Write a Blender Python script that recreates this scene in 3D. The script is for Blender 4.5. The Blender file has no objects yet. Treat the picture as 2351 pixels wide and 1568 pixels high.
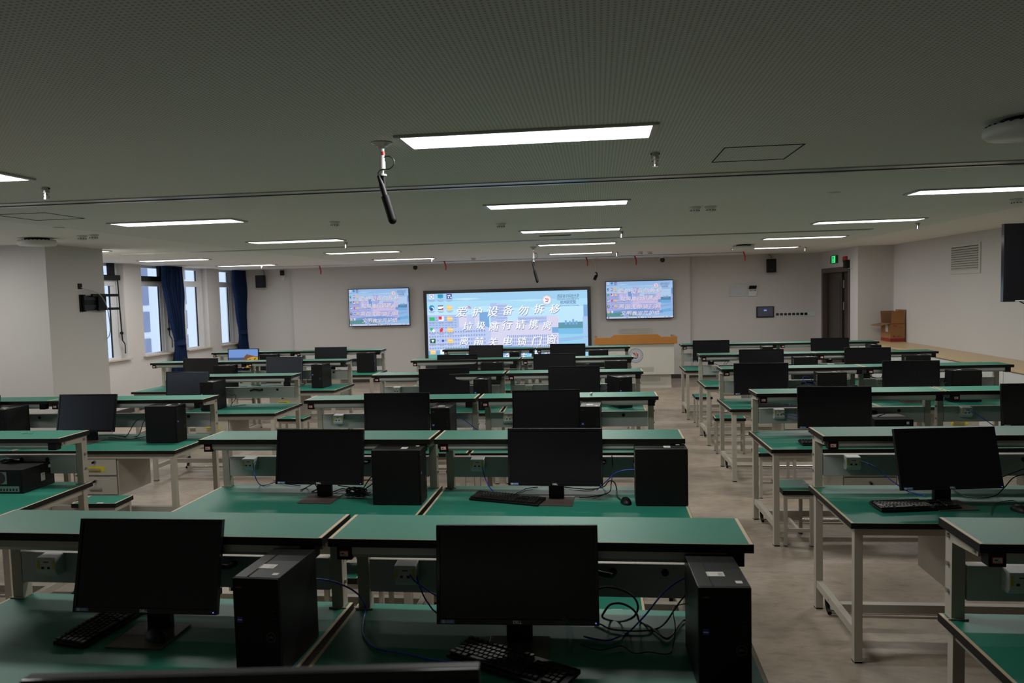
import bpy, bmesh, math, random
from math import sin, cos, pi, radians as R
from mathutils import Vector, Matrix
random.seed(7)
C = bpy.context.scene.collection
SC = bpy.context.scene

# ------------------------------------------------------------------ camera, world, exposure
FPX, YAW, PITCH, ROLL, HC = 1733.77, 0.1127, 0.0620, 0.0260, 1.9601
cam = bpy.data.cameras.new('camera'); camo = bpy.data.objects.new('camera', cam); C.objects.link(camo)
cam.sensor_width = 36.0; cam.lens = FPX * 36.0 / 2351.0; cam.clip_start = 0.05; cam.clip_end = 200
fwd = Vector((-sin(YAW), cos(YAW), 0)); right = Vector((cos(YAW), sin(YAW), 0)); up = Vector((0, 0, 1))
f2 = fwd * cos(PITCH) - up * sin(PITCH); u2 = up * cos(PITCH) + fwd * sin(PITCH)
r3 = right * cos(ROLL) - u2 * sin(ROLL); u3 = u2 * cos(ROLL) + right * sin(ROLL)
M = Matrix((( r3.x, u3.x, -f2.x, 0), (r3.y, u3.y, -f2.y, 0), (r3.z, u3.z, -f2.z, HC), (0, 0, 0, 1)))
camo.matrix_world = M
cam.dof.use_dof = True; cam.dof.focus_distance = 5.0; cam.dof.aperture_fstop = 5.6
SC.camera = camo
SC.view_settings.view_transform = 'Standard'; SC.view_settings.look = 'None'
SC.view_settings.gamma = 1.0; SC.view_settings.use_curve_mapping = False
SC.view_settings.exposure = 0.0
SC.cycles.use_denoising = True
SC.cycles.max_bounces = 10; SC.cycles.diffuse_bounces = 6; SC.cycles.sample_clamp_indirect = 6.0
LAMP = 23.5            # watts given off by each ceiling light panel
SPREAD = R(180)        # opening angle of the panels' covers
W = bpy.data.worlds.new('sky'); SC.world = W; W.use_nodes = True
bg = W.node_tree.nodes['Background']; bg.inputs[0].default_value = (0.74, 0.85, 1.0, 1); bg.inputs[1].default_value = 2.6

# ------------------------------------------------------------------ materials
def lin(c):
    return tuple(((x / 255) / 12.92 if x / 255 <= .04045 else ((x / 255 + .055) / 1.055) ** 2.4) for x in c)
def mat(name, col, rough=.5, metal=0., spec=.5, noise=None, bump=None):
    m = bpy.data.materials.new(name); m.use_nodes = True
    nt = m.node_tree; b = nt.nodes['Principled BSDF']
    b.inputs['Base Color'].default_value = (*col, 1); b.inputs['Roughness'].default_value = rough
    b.inputs['Metallic'].default_value = metal; b.inputs['Specular IOR Level'].default_value = spec
    if noise:
        sc, amt = noise
        tc = nt.nodes.new('ShaderNodeTexCoord'); n = nt.nodes.new('ShaderNodeTexNoise')
        n.inputs['Scale'].default_value = sc; n.inputs['Detail'].default_value = 4
        nt.links.new(tc.outputs['Object'], n.inputs['Vector'])
        mx = nt.nodes.new('ShaderNodeMix'); mx.data_type = 'RGBA'
        mx.inputs[6].default_value = (*[c * (1 - amt) for c in col], 1)
        mx.inputs[7].default_value = (*[min(1, c * (1 + amt)) for c in col], 1)
        nt.links.new(n.outputs['Fac'], mx.inputs[0]); nt.links.new(mx.outputs[2], b.inputs['Base Color'])
        if bump:
            bp = nt.nodes.new('ShaderNodeBump'); bp.inputs['Strength'].default_value = bump
            bp.inputs['Distance'].default_value = .002
            nt.links.new(n.outputs['Fac'], bp.inputs['Height']); nt.links.new(bp.outputs[0], b.inputs['Normal'])
    return m
def glow(name, srgb, s=1.0):
    m = bpy.data.materials.new(name); m.use_nodes = True
    b = m.node_tree.nodes['Principled BSDF']
    b.inputs['Base Color'].default_value = (.02, .02, .02, 1); b.inputs['Roughness'].default_value = .4
    b.inputs['Emission Color'].default_value = (*lin(srgb), 1); b.inputs['Emission Strength'].default_value = s
    return m
G = {}
G['green'] = mat('green_laminate', (.014, .170, .115), .48, spec=.5, noise=(6, .10))
G['edge'] = mat('black_edge_band', (.006, .006, .006), .5, spec=.25, noise=(20, .2))
G['trim'] = mat('cream_edge_line', (.55, .44, .30), .5, noise=(15, .1))
G['frame'] = mat('cream_painted_steel', (.43, .40, .335), .45, spec=.4, noise=(9, .05))
G['panelgrey'] = mat('grey_painted_steel', (.46, .47, .45), .42, noise=(7, .05))
G['lampgrey'] = mat('grey_aluminium', (.42, .42, .40), .35, .2, noise=(8, .05))
G['chrome'] = mat('chrome', (.80, .80, .80), .12, 1., noise=(5, .02))
G['steel'] = mat('dull_steel', (.45, .44, .42), .3, .9, noise=(8, .05))
G['black'] = mat('black_plastic', (.006, .006, .007), .45, spec=.25, noise=(30, .15))
G['blackmat'] = mat('matt_black_plastic', (.004, .004, .004), .55, spec=.2, noise=(30, .15))
G['gloss'] = mat('glossy_black_plastic', (.008, .008, .010), .12, noise=(30, .1))
G['screen'] = mat('dark_screen', (.005, .005, .007), .25, spec=.5, noise=(3, .1))
G['case'] = mat('black_steel_case', (.006, .006, .006), .42, spec=.28, noise=(20, .15))
G['base'] = mat('bronze_grey_stand', (.13, .10, .085), .32, .4, noise=(10, .1))
G['key'] = mat('black_keycap', (.012, .011, .010), .40, spec=.5, noise=(40, .1))
G['white'] = mat('white_plastic', (.62, .64, .62), .35, noise=(12, .03))
G['paper'] = mat('white_paper_label', (.62, .60, .55), .6, noise=(60, .15))
G['yellow'] = mat('yellow_tape', (.62, .50, .03), .4, noise=(12, .1))
G['red'] = mat('red_plastic', (.45, .02, .02), .4, noise=(12, .1))
G['redtape'] = mat('red_ribbon', (.50, .012, .02), .5, noise=(12, .1))
G['bluecable'] = mat('blue_cable', (.02, .05, .50), .35, noise=(12, .1))
G['blackcable'] = mat('black_cable', (.008, .008, .008), .45, noise=(12, .1))
G['wall'] = mat('white_painted_wall', (.565, .545, .525), .75, noise=(1.2, .025), bump=.05)
G['column'] = mat('white_painted_column', (.55, .53, .505), .75, noise=(1.2, .025), bump=.05)
G['sill'] = mat('beige_stone_sill', (.50, .43, .36), .35, noise=(14, .12))
G['winwhite'] = mat('white_window_frame', (.66, .67, .70), .35, noise=(6, .03))
G['navy'] = mat('navy_curtain_fabric', (.006, .019, .062), .9, spec=.2, noise=(40, .25), bump=.3)
G['wood'] = mat('orange_wood', (.40, .17, .035), .35, noise=(4, .15))
G['topwood'] = mat('pale_wood_board', (.56, .42, .24), .4, noise=(3, .08))
G['door'] = mat('dark_brown_door', (.028, .019, .016), .35, noise=(3, .15))
G['doorframe'] = mat('brown_door_frame', (.075, .052, .045), .35, noise=(3, .12))
G['card'] = mat('brown_cardboard', (.28, .13, .045), .8, noise=(8, .12))
G['cardin'] = mat('cardboard_inside', (.22, .115, .05), .85, noise=(8, .12))
G['cardred'] = mat('red_printed_cardboard', (.24, .018, .018), .7, noise=(8, .12))
G['baseboard'] = mat('dark_baseboard', (.035, .028, .025), .45, noise=(6, .1))
G['pod'] = mat('grey_podium_steel', (.52, .52, .46), .4, noise=(5, .04))
G['hole'] = mat('dark_hole', (.01, .01, .01), .8, noise=(5, .1))
G['bezel'] = mat('dark_grey_bezel', (.045, .043, .043), .32, .4, noise=(6, .1))
G['dark'] = mat('dark_bezel', (.012, .012, .012), .25, noise=(6, .1))
G['device'] = mat('white_ceiling_device', (.66, .66, .62), .4, noise=(9, .04))
G['sign'] = mat('green_sign_body', (.03, .06, .04), .4, noise=(6, .1))
G['signglow'] = glow('lit_green_sign', (60, 235, 130), 1.0)
G['lamp'] = glow('lit_light_panel', (255, 250, 242), 4.0)
G['blueled'] = glow('blue_power_light', (120, 120, 230), 1.0)
G['badge'] = mat('blue_badge', (.015, .05, .36), .3, noise=(12, .1))
G['sticker'] = mat('pale_blue_sticker', (.16, .27, .50), .3, noise=(12, .1))
G['logo'] = mat('silver_logo', (.72, .72, .72), .4, .2, noise=(12, .05))
G['dimlogo'] = mat('dim_logo', (.10, .10, .10), .3, .5, noise=(12, .05))
G['crimson'] = mat('crimson_paint', (.35, .03, .03), .5, noise=(12, .05))
G['orange'] = mat('orange_paint', (.60, .18, .03), .5, noise=(12, .05))
G['boxblue'] = mat('pale_blue_grey_steel', (.47, .50, .52), .45, noise=(5, .04))
G['indigo'] = mat('indigo_paint', (.05, .05, .22), .5, noise=(12, .05))

def floor_material():
    m = bpy.data.materials.new('mottled_vinyl_floor'); m.use_nodes = True; nt = m.node_tree; b = nt.nodes['Principled BSDF']
    tc = nt.nodes.new('ShaderNodeTexCoord')
    n1 = nt.nodes.new('ShaderNodeTexNoise'); n1.inputs['Scale'].default_value = 1.7; n1.inputs['Detail'].default_value = 7; n1.inputs['Roughness'].default_value = .62
    n2 = nt.nodes.new('ShaderNodeTexNoise'); n2.inputs['Scale'].default_value = 9; n2.inputs['Detail'].default_value = 5; n2.inputs['Distortion'].default_value = .8
    mp = nt.nodes.new('ShaderNodeMapping'); mp.inputs['Scale'].default_value = (1.0, 2.2, 1)
    nt.links.new(tc.outputs['Object'], n1.inputs['Vector']); nt.links.new(tc.outputs['Object'], mp.inputs[0]); nt.links.new(mp.outputs[0], n2.inputs['Vector'])
    r1 = nt.nodes.new('ShaderNodeValToRGB'); r1.color_ramp.elements[0].position = .32; r1.color_ramp.elements[1].position = .70
    r1.color_ramp.elements[0].color = (.25, .20, .155, 1); r1.color_ramp.elements[1].color = (.43, .36, .285, 1)
    nt.links.new(n1.outputs['Fac'], r1.inputs[0])
    r2 = nt.nodes.new('ShaderNodeValToRGB'); r2.color_ramp.elements[0].position = .30; r2.color_ramp.elements[1].position = .52
    r2.color_ramp.elements[0].color = (.80, .80, .80, 1); r2.color_ramp.elements[1].color = (1, 1, 1, 1)
    nt.links.new(n2.outputs['Fac'], r2.inputs[0])
    mx = nt.nodes.new('ShaderNodeMix'); mx.data_type = 'RGBA'; mx.blend_type = 'MULTIPLY'; mx.inputs[0].default_value = 1
    nt.links.new(r1.outputs[0], mx.inputs[6]); nt.links.new(r2.outputs[0], mx.inputs[7]); nt.links.new(mx.outputs[2], b.inputs['Base Color'])
    b.inputs['Roughness'].default_value = .45; b.inputs['Specular IOR Level'].default_value = .4
    return m
G['floor'] = floor_material()

def ceiling_material():
    # white plasterboard, punched with 8 mm holes every 18 mm between x = -5.0 and x = 4.2
    m = bpy.data.materials.new('perforated_ceiling_board'); m.use_nodes = True; nt = m.node_tree; b = nt.nodes['Principled BSDF']
    tc = nt.nodes.new('ShaderNodeTexCoord'); sp = nt.nodes.new('ShaderNodeSeparateXYZ'); nt.links.new(tc.outputs['Object'], sp.inputs[0])
    def mth(op, a, bb=None):
        n = nt.nodes.new('ShaderNodeMath'); n.operation = op
        for i, v in enumerate((a, bb)):
            if v is None: continue
            if isinstance(v, (int, float)): n.inputs[i].default_value = v
            else: nt.links.new(v, n.inputs[i])
        return n.outputs[0]
    def cell(o):
        return mth('SUBTRACT', mth('FRACT', mth('DIVIDE', mth('ADD', o, 50.0), .0178)), .5)
    cx, cy = cell(sp.outputs[0]), cell(sp.outputs[1])
    d = mth('SQRT', mth('ADD', mth('MULTIPLY', cx, cx), mth('MULTIPLY', cy, cy)))
    h = mth('LESS_THAN', d, .24)
    inx = mth('MULTIPLY', mth('GREATER_THAN', sp.outputs[0], -5.0), mth('LESS_THAN', sp.outputs[0], 4.2))
    h = mth('MULTIPLY', h, inx)
    mx = nt.nodes.new('ShaderNodeMix'); mx.data_type = 'RGBA'
    mx.inputs[6].default_value = (.80, .795, .75, 1); mx.inputs[7].default_value = (.42, .42, .40, 1)
    nt.links.new(h, mx.inputs[0]); nt.links.new(mx.outputs[2], b.inputs['Base Color']); b.inputs['Roughness'].default_value = .8
    return m
G['ceiling'] = ceiling_material()

def glass_material():
    m = bpy.data.materials.new('window_glass'); m.use_nodes = True; nt = m.node_tree
    nt.nodes.remove(nt.nodes['Principled BSDF']); out = nt.nodes['Material Output']
    t = nt.nodes.new('ShaderNodeBsdfTransparent'); t.inputs[0].default_value = (.93, .95, .97, 1)
    g = nt.nodes.new('ShaderNodeBsdfGlossy'); g.inputs['Roughness'].default_value = .02
    mx = nt.nodes.new('ShaderNodeMixShader')
    mx.inputs[0].default_value = .07
    nt.links.new(t.outputs[0], mx.inputs[1]); nt.links.new(g.outputs[0], mx.inputs[2]); nt.links.new(mx.outputs[0], out.inputs[0])
    return m
G['glass'] = glass_material()
G['facade'] = mat('pale_facade_panels', (.42, .44, .50), .6, noise=(1, .03))
G['facadewin'] = mat('facade_window_glass', (.06, .08, .16), .1, spec=.8, noise=(2, .2))

# ------------------------------------------------------------------ mesh building
class MB:
    """collects shapes and links them as ONE mesh object"""
    def __init__(s): s.v = []; s.f = []; s.m = []; s.sm = []; s.mats = []
    def mi(s, k):
        if k not in s.mats: s.mats.append(k)
        return s.mats.index(k)
    def add(s, vs, fs, k, smooth=False):
        o = len(s.v); i = s.mi(k); s.v += [tuple(p) for p in vs]
        for f in fs: s.f.append(tuple(o + j for j in f)); s.m.append(i); s.sm.append(smooth)
        return s
    def box(s, x0, x1, y0, y1, z0, z1, k, T=None):
        vs = [(x, y, z) for x in (x0, x1) for y in (y0, y1) for z in (z0, z1)]
        if T is not None: vs = [T @ Vector(p) for p in vs]
        return s.add(vs, [(0, 1, 3, 2), (4, 6, 7, 5), (0, 4, 5, 1), (2, 3, 7, 6), (0, 2, 6, 4), (1, 5, 7, 3)], k)
    def quad(s, a, b, c, d, k): return s.add([a, b, c, d], [(0, 1, 2, 3)], k)
    def cyl(s, p0, p1, r0, k, r1=None, n=16, smooth=True, caps=True):
        r1 = r0 if r1 is None else r1
        p0, p1 = Vector(p0), Vector(p1); d = (p1 - p0).normalized()
        a = d.orthogonal().normalized(); b = d.cross(a); o = len(s.v)
        vs = []
        for p, r in ((p0, r0), (p1, r1)):
            vs += [p + (a * cos(2 * pi * i / n) + b * sin(2 * pi * i / n)) * r for i in range(n)]
        s.add(vs, [(i, (i + 1) % n, n + (i + 1) % n, n + i) for i in range(n)], k, smooth)
        if caps: s.add(vs, [tuple(range(n))[::-1], tuple(range(n, 2 * n))], k)
        return s
    def lathe(s, prof, k, c=(0, 0, 0), n=24):
        vs = []; m = len(prof)
        for i in range(n):
            a = 2 * pi * i / n
            vs += [(c[0] + r * cos(a), c[1] + r * sin(a), c[2] + z) for r, z in prof]
        fs = [(i * m + j, ((i + 1) % n) * m + j, ((i + 1) % n) * m + j + 1, i * m + j + 1) for i in range(n) for j in range(m - 1)]
        return s.add(vs, fs, k, True)
    def prism(s, pts, axis, a0, a1, k):
        """pts: 2D outline (counter-clockwise) swept along an axis"""
        def P(p, a):
            return {'x': (a, p[0], p[1]), 'y': (p[0], a, p[1]), 'z': (p[0], p[1], a)}[axis]
        n = len(pts); vs = [P(p, a0) for p in pts] + [P(p, a1) for p in pts]
        return s.add(vs, [tuple(range(n)), tuple(range(2 * n - 1, n - 1, -1))] + [(i, n + i, n + (i + 1) % n, (i + 1) % n) for i in range(n)], k)
    def tube(s, pts, r, k, n=8, sub=6):
        P = [Vector(p) for p in pts]; path = []
        Q = [P[0]] + P + [P[-1]]
        for i in range(1, len(Q) - 2):
            a, b, c, d = Q[i - 1], Q[i], Q[i + 1], Q[i + 2]
            for t in range(sub):
                t /= sub
                path.append(.5 * ((2 * b) + (c - a) * t + (2 * a - 5 * b + 4 * c - d) * t * t + (3 * b - a - 3 * c + d) * t ** 3))
        path.append(P[-1]); vs = []; nrm = None
        for i, p in enumerate(path):
            d = (path[min(i + 1, len(path) - 1)] - path[max(i - 1, 0)])
            d = d.normalized() if d.length > 1e-9 else Vector((0, 0, 1))
            nrm = d.orthogonal().normalized() if nrm is None else (nrm - d * nrm.dot(d)).normalized()
            b = d.cross(nrm)
            vs += [p + (nrm * cos(2 * pi * j / n) + b * sin(2 * pi * j / n)) * r for j in range(n)]
        L = len(path)
        s.add(vs, [(i * n + j, i * n + (j + 1) % n, (i + 1) * n + (j + 1) % n, (i + 1) * n + j) for i in range(L - 1) for j in range(n)], k, True)
        return s.add(vs, [tuple(range(n))[::-1], tuple(range((L - 1) * n, L * n))], k)
    def sphere(s, c, r, k, n=16, m=10, sx=1, sy=1, sz=1, lo=0., hi=1.):
        prof = [(r * sin(pi * (lo + (hi - lo) * j / m)), -r * cos(pi * (lo + (hi - lo) * j / m))) for j in range(m + 1)]
        o = len(s.v); s.lathe(prof, k, (0, 0, 0), n)
        for i in range(o, len(s.v)):
            x, y, z = s.v[i]; s.v[i] = (c[0] + x * sx, c[1] + y * sy, c[2] + z * sz)
        return s
    def mesh(s, name, bev=0):
        me = bpy.data.meshes.new(name); me.from_pydata(s.v, [], s.f)
        for k in s.mats: me.materials.append(G[k])
        me.polygons.foreach_set('material_index', s.m); me.polygons.foreach_set('use_smooth', s.sm)
        bm = bmesh.new(); bm.from_mesh(me)
        bmesh.ops.recalc_face_normals(bm, faces=bm.faces[:])
        if bev:
            ed = [e for e in bm.edges if len(e.link_faces) == 2 and not e.smooth is False and e.calc_face_angle(0) > .6 and not (e.link_faces[0].smooth and e.link_faces[1].smooth)]
            bmesh.ops.bevel(bm, geom=ed, offset=bev, segments=2, affect='EDGES', profile=.6)
        bm.to_mesh(me); bm.free(); me.update()
        return me
    def build(s, name, parent=None, bev=0, loc=None, rot=None):
        o = bpy.data.objects.new(name, s.mesh(name, bev)); C.objects.link(o)
        if parent is not None: o.parent = parent
        if loc is not None: o.location = loc
        if rot is not None: o.rotation_euler = rot
        return o
def tag(o, label, cat, group=None):
    o['label'] = label; o['category'] = cat
    if group: o['group'] = group
    return o
def thing(name, label, cat, loc=(0, 0, 0), rz=0, group=None):
    o = bpy.data.objects.new(name, None); C.objects.link(o); o.location = loc; o.rotation_euler = (0, 0, rz)
    o.empty_display_size = .1
    return tag(o, label, cat, group)
def struct(mb, name, bev=0, parent=None):
    o = mb.build(name, parent, bev)
    if parent is None: o['kind'] = 'structure'
    return o
def copy_tree(o, parent=None, name=None):
    c = o.copy(); C.objects.link(c)
    if parent is not None: c.parent = parent
    for ch in list(o.children): copy_tree(ch, c)
    return c
def text_mesh(body, size, mk, shear=0, offset=0, ext=0):
    cu = bpy.data.curves.new('lettering', 'FONT'); cu.body = body; cu.size = size; cu.shear = shear; cu.offset = offset; cu.extrude = ext
    cu.align_x = 'CENTER'; cu.align_y = 'CENTER'; cu.resolution_u = 3
    o = bpy.data.objects.new('lettering', cu); C.objects.link(o); bpy.context.view_layer.update()
    me = bpy.data.meshes.new_from_object(o.evaluated_get(bpy.context.evaluated_depsgraph_get()))
    bpy.data.objects.remove(o); bpy.data.curves.remove(cu)
    me.materials.clear(); me.materials.append(G[mk]); me.name = 'lettering'
    return me
def link(me, name, parent=None, loc=(0, 0, 0), rot=(0, 0, 0)):
    o = bpy.data.objects.new(name, me); C.objects.link(o)
    if parent is not None: o.parent = parent
    o.location = loc; o.rotation_euler = rot
    return o
def merge_text(mb, me, T, k):
    """puts lettering into an MB so that a label's printing stays in its own mesh"""
    mb.add([T @ v.co for v in me.vertices], [tuple(p.vertices) for p in me.polygons], k); return mb
FACE = Matrix.Rotation(pi / 2, 4, 'X')      # lettering upright, facing -y

# ------------------------------------------------------------------ room shell
ZC, YF, XL, XR, YB = 2.70, 17.2, -8.45, 5.5, -3.2
struct(MB().box(XL - .4, XR + .4, YB - .3, YF + .4, -.12, 0, 'floor'), 'floor')
struct(MB().box(XL - .4, XR + .4, YB - .3, YF + .4, ZC, ZC + .12, 'ceiling'), 'ceiling')
mb = MB(); mb.box(XL - .3, XR + .3, YF, YF + .25, 0, ZC, 'wall'); mb.box(-7.09, 2.06, 17.1, YF, 0, ZC, 'wall')
struct(mb, 'wall_front')
struct(MB().box(XR, XR + .25, YB, 14.79, 0, ZC, 'wall'), 'wall_right')
mb = MB(); mb.box(4.86, XR, 14.79, 15.22, 0, ZC, 'wall'); mb.box(4.86, XR, 17.03, YF, 0, ZC, 'wall'); mb.box(4.86, XR, 15.22, 17.03, 2.34, ZC, 'wall')
mb.box(5.1, XR, 15.22, 17.03, 0, 2.34, 'wall')
mb.box(XR, XR + .25, 14.79, YF, 0, ZC, 'wall'); struct(mb, 'wall_recess')
struct(MB().box(XL - .3, XR + .3, YB - .25, YB, 0, ZC, 'wall'), 'wall_back')
WIN = [(1.60, 2.55), (3.06, 4.02), (4.52, 5.48), (5.98, 6.94), (11.85, 12.78), (13.31, 14.30), (14.80, 15.71), (16.25, 17.12)]  # first four openings are out of view, added to bring daylight onto the column
mb = MB(); y = YB
for a, b in WIN + [(YF, YF)]:
    mb.box(XL - .3, XL, y, a, 0, ZC, 'wall'); y = b
for a, b in WIN: mb.box(XL - .3, XL, a, b, 0, .965, 'wall')
struct(mb, 'wall_left')
struct(MB().box(XL, -6.46, 8.30, 9.35, 0, ZC, 'column'), 'wall_column')
struct(MB().box(-7.09, 2.06, 17.085, 17.1, 0, .09, 'baseboard').box(2.06, 4.86, 17.185, 17.2, 0, .09, 'baseboard').box(XL, -7.09, 17.185, 17.2, 0, .09, 'baseboard'), 'baseboard_front')
struct(MB().box(4.845, 4.86, 14.79, 15.22, 0, .09, 'baseboard').box(4.86, XR, 14.775, 14.79, 0, .09, 'baseboard'), 'baseboard_right')
struct(MB().box(XL, XL + .015, 9.35, YF, 0, .09, 'baseboard'), 'baseboard_left')
# recessed partition tracks in the ceiling
def track(name, x0, x1, y0, y1):
    w = (y1 - y0)
    m = MB().box(x0, x1, y0, y0 + w * .22, ZC - .008, ZC, 'steel').box(x0, x1, y1 - w * .22, y1, ZC - .008, ZC, 'steel')
    m.box(x0, x1, y0 + w * .22, y0 + w * .62, ZC - .004, ZC, 'lampgrey').box(x0, x1, y0 + w * .62, y1 - w * .22, ZC - .002, ZC, 'hole')
    struct(m, name)
track('trim_1', XL + .02, XR, 4.97, 5.16); track('trim_2', -6.9, 3.62, 10.42, 10.54); track('trim_3', -7.1, 2.95, 15.78, 15.90)
# access hatches flush in the ceiling: thin frame lines
def hatch(n, x0, x1, y0, y1):
    m = MB(); t = .006
    for a in ((x0, x1, y0, y0 + t), (x0, x1, y1 - t, y1), (x0, x0 + t, y0, y1), (x1 - t, x1, y0, y1)): m.box(*a, ZC - .003, ZC, 'hole')
    struct(m, n)
hatch('trim_4', .68, 1.09, 4.11, 4.56); hatch('trim_5', -4.75, -4.3, 5.55, 6.02)

# ------------------------------------------------------------------ windows (first four unseen, added for daylight)
XG = XL - .155
for i, (a, b) in enumerate(WIN):
    w = MB(); s = .055
    w.box(XG - .03, XG + .03, a, a + s, .965, ZC, 'winwhite').box(XG - .03, XG + .03, b - .10, b, .965, ZC, 'winwhite')
    w.box(XG - .03, XG + .03, a + s, b - .10, .965, 1.02, 'winwhite').box(XG - .03, XG + .03, a + s, b - .10, ZC - .05, ZC, 'winwhite')
    w.box(XG - .03, XG + .035, a + s, b - .10, 2.30, 2.42, 'winwhite')
    o = struct(w, 'window_%d' % (i + 1), .004)
    MB().box(XG - .02, XG + .02, b - .20, b - .1, 1.02, 2.30, 'winwhite').box(XG - .02, XG + .02, b - .20, b - .1, 2.42, ZC - .05, 'winwhite').build('sash_stile', o, .003)
    MB().box(XG - .012, XG + .012, b - .212, b - .20, 1.02, 2.30, 'hole').box(XG - .012, XG + .012, b - .212, b - .20, 2.42, ZC - .05, 'hole').build('gasket', o)
    MB().box(XG - .004, XG + .004, a + s, b - .212, 1.02, 2.30, 'glass').build('pane', o)
    MB().box(XG - .004, XG + .004, a + s, b - .212, 2.42, ZC - .05, 'glass').build('pane', o)
    MB().box(XG + .03, XL + .055, a - .06, b + .06, .965, .995, 'sill').build('sill', o, .004)
    if i in (4, 5):
        m = MB().box(XG + .03, XG + .12, a + .02, b - .04, 2.40, 2.49, 'blackmat').box(XG + .04, XG + .10, b - .30, b - .16, 2.49, ZC, 'blackmat')
        m.build('opener_motor', o, .004)
        m = MB().cyl((XG + .08, b - .07, 2.42), (XG + .11, b - .07, 1.32), .011, 'blackmat', n=10)
        m.sphere((XG + .09, b - .05, 1.45), .03, 'blackmat', n=10, m=6); m.tube([(XG + .11, b - .07, 1.32), (XG + .13, b - .04, 1.26), (XG + .13, b - .03, 1.22), (XG + .13, b - .03, 1.08)], .009, 'blackmat')
        m.build('crank_rod', o)

# ------------------------------------------------------------------ pale building seen through the windows
t = thing('office_building', 'pale panelled building with dark windows outside the left windows', 'building', (-15.5, 20, -12))
m = MB().box(-4, 0, -16, 40, 0, 32, 'facade'); m.build('facade_wall', t)
rr = random.Random(3)
for k in range(9):
    for j in range(5):
        y0 = 19.01 + j * 2.43 - 20; z0 = 10.2 + k * .93
        MB().box(-.02, .03, y0, y0 + .88, z0, z0 + .70, 'facadewin').build('window', t)
# ------------------------------------------------------------------ curtains
def curtain(x, y0, y1, label, zt=2.69, tie=1.18, yt=None):
    t = thing('curtain', label, 'curtain', (x, (y0 + y1) / 2, 0), 0, 'tied navy curtains')
    yt = (y0 + y1) / 2 + .06 if yt is None else yt
    nz, ny = 46, 60; vs = []; h = (y1 - y0) / 2; yc = (y0 + y1) / 2
    for i in range(nz + 1):
        z = .12 + (zt - .12) * i / nz
        if z > tie: k = min(1, (z - tie) / 1.15); wd = .16 + (h - .16) * (k * k * (3 - 2 * k)); c = (yt - yc) * (1 - k)
        else: k = min(1, (tie - z) / .8); wd = .16 + .11 * k; c = (yt - yc) * (1 - .2 * k)
        pinch = abs(z - tie)
        amp = .035 + .03 * min(1, pinch / .5)
        for j in range(ny + 1):
            u = j / ny
            a = u * 2 * pi * 8.5
            xx = amp * (sin(a) * .75 + .3 * sin(2.3 * a + z * .7)) + .01 * sin(7 * z + 5 * u)
            vs.append((xx, c - wd + 2 * wd * u, z))
    m = MB().add(vs, [(i * (ny + 1) + j, i * (ny + 1) + j + 1, (i + 1) * (ny + 1) + j + 1, (i + 1) * (ny + 1) + j) for i in range(nz) for j in range(ny)], 'navy', True)
    o = m.build('fabric', t); sm = o.modifiers.new('thickness', 'SOLIDIFY'); sm.thickness = .004
    n = 32; vs = []
    for zz, g in ((-.055, 1.0), (-.02, .94), (.02, .94), (.055, 1.0)):
        vs += [(cos(2 * pi * i / n) * .078 * g, (yt - yc) + sin(2 * pi * i / n) * .185 * g, tie + zz) for i in range(n)]
    m = MB().add(vs, [(r * n + i, r * n + (i + 1) % n, (r + 1) * n + (i + 1) % n, (r + 1) * n + i) for r in range(3) for i in range(n)], 'navy', True)
    m.build('tieback', t)
    return t
curtain(XL + .14, 13.80, 14.42, 'tied navy curtain hanging between the second and third visible windows', yt=14.28)
curtain(XL + .14, 16.66, 17.18, 'tied navy curtain in the corner beside the front wall', yt=17.0, tie=1.25)

# ------------------------------------------------------------------ door in the right recess
fr = MB().box(4.84, 5.0, 16.93, 17.03, 0, 2.34, 'doorframe').box(4.84, 5.0, 15.22, 15.30, 0, 2.34, 'doorframe').box(4.84, 5.0, 15.30, 16.93, 2.24, 2.34, 'doorframe')
door = struct(fr, 'door_1', .004)
m = MB().box(4.93, 4.975, 15.95, 16.92, .01, 2.235, 'door'); m.box(4.925, 4.93, 16.05, 16.82, .15, 2.10, 'door'); m.build('door_leaf', door, .003)
m = MB().box(4.96, 5.0, 15.31, 15.90, .01, 2.235, 'door'); m.build('door_leaf', door, .003)
MB().box(4.92, 4.935, 15.80, 15.835, 1.92, 2.08, 'steel').build('flush_bolt', door, .002)
MB().box(4.92, 4.935, 15.80, 15.835, 1.48, 1.64, 'steel').build('flush_bolt', door, .002)

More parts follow.
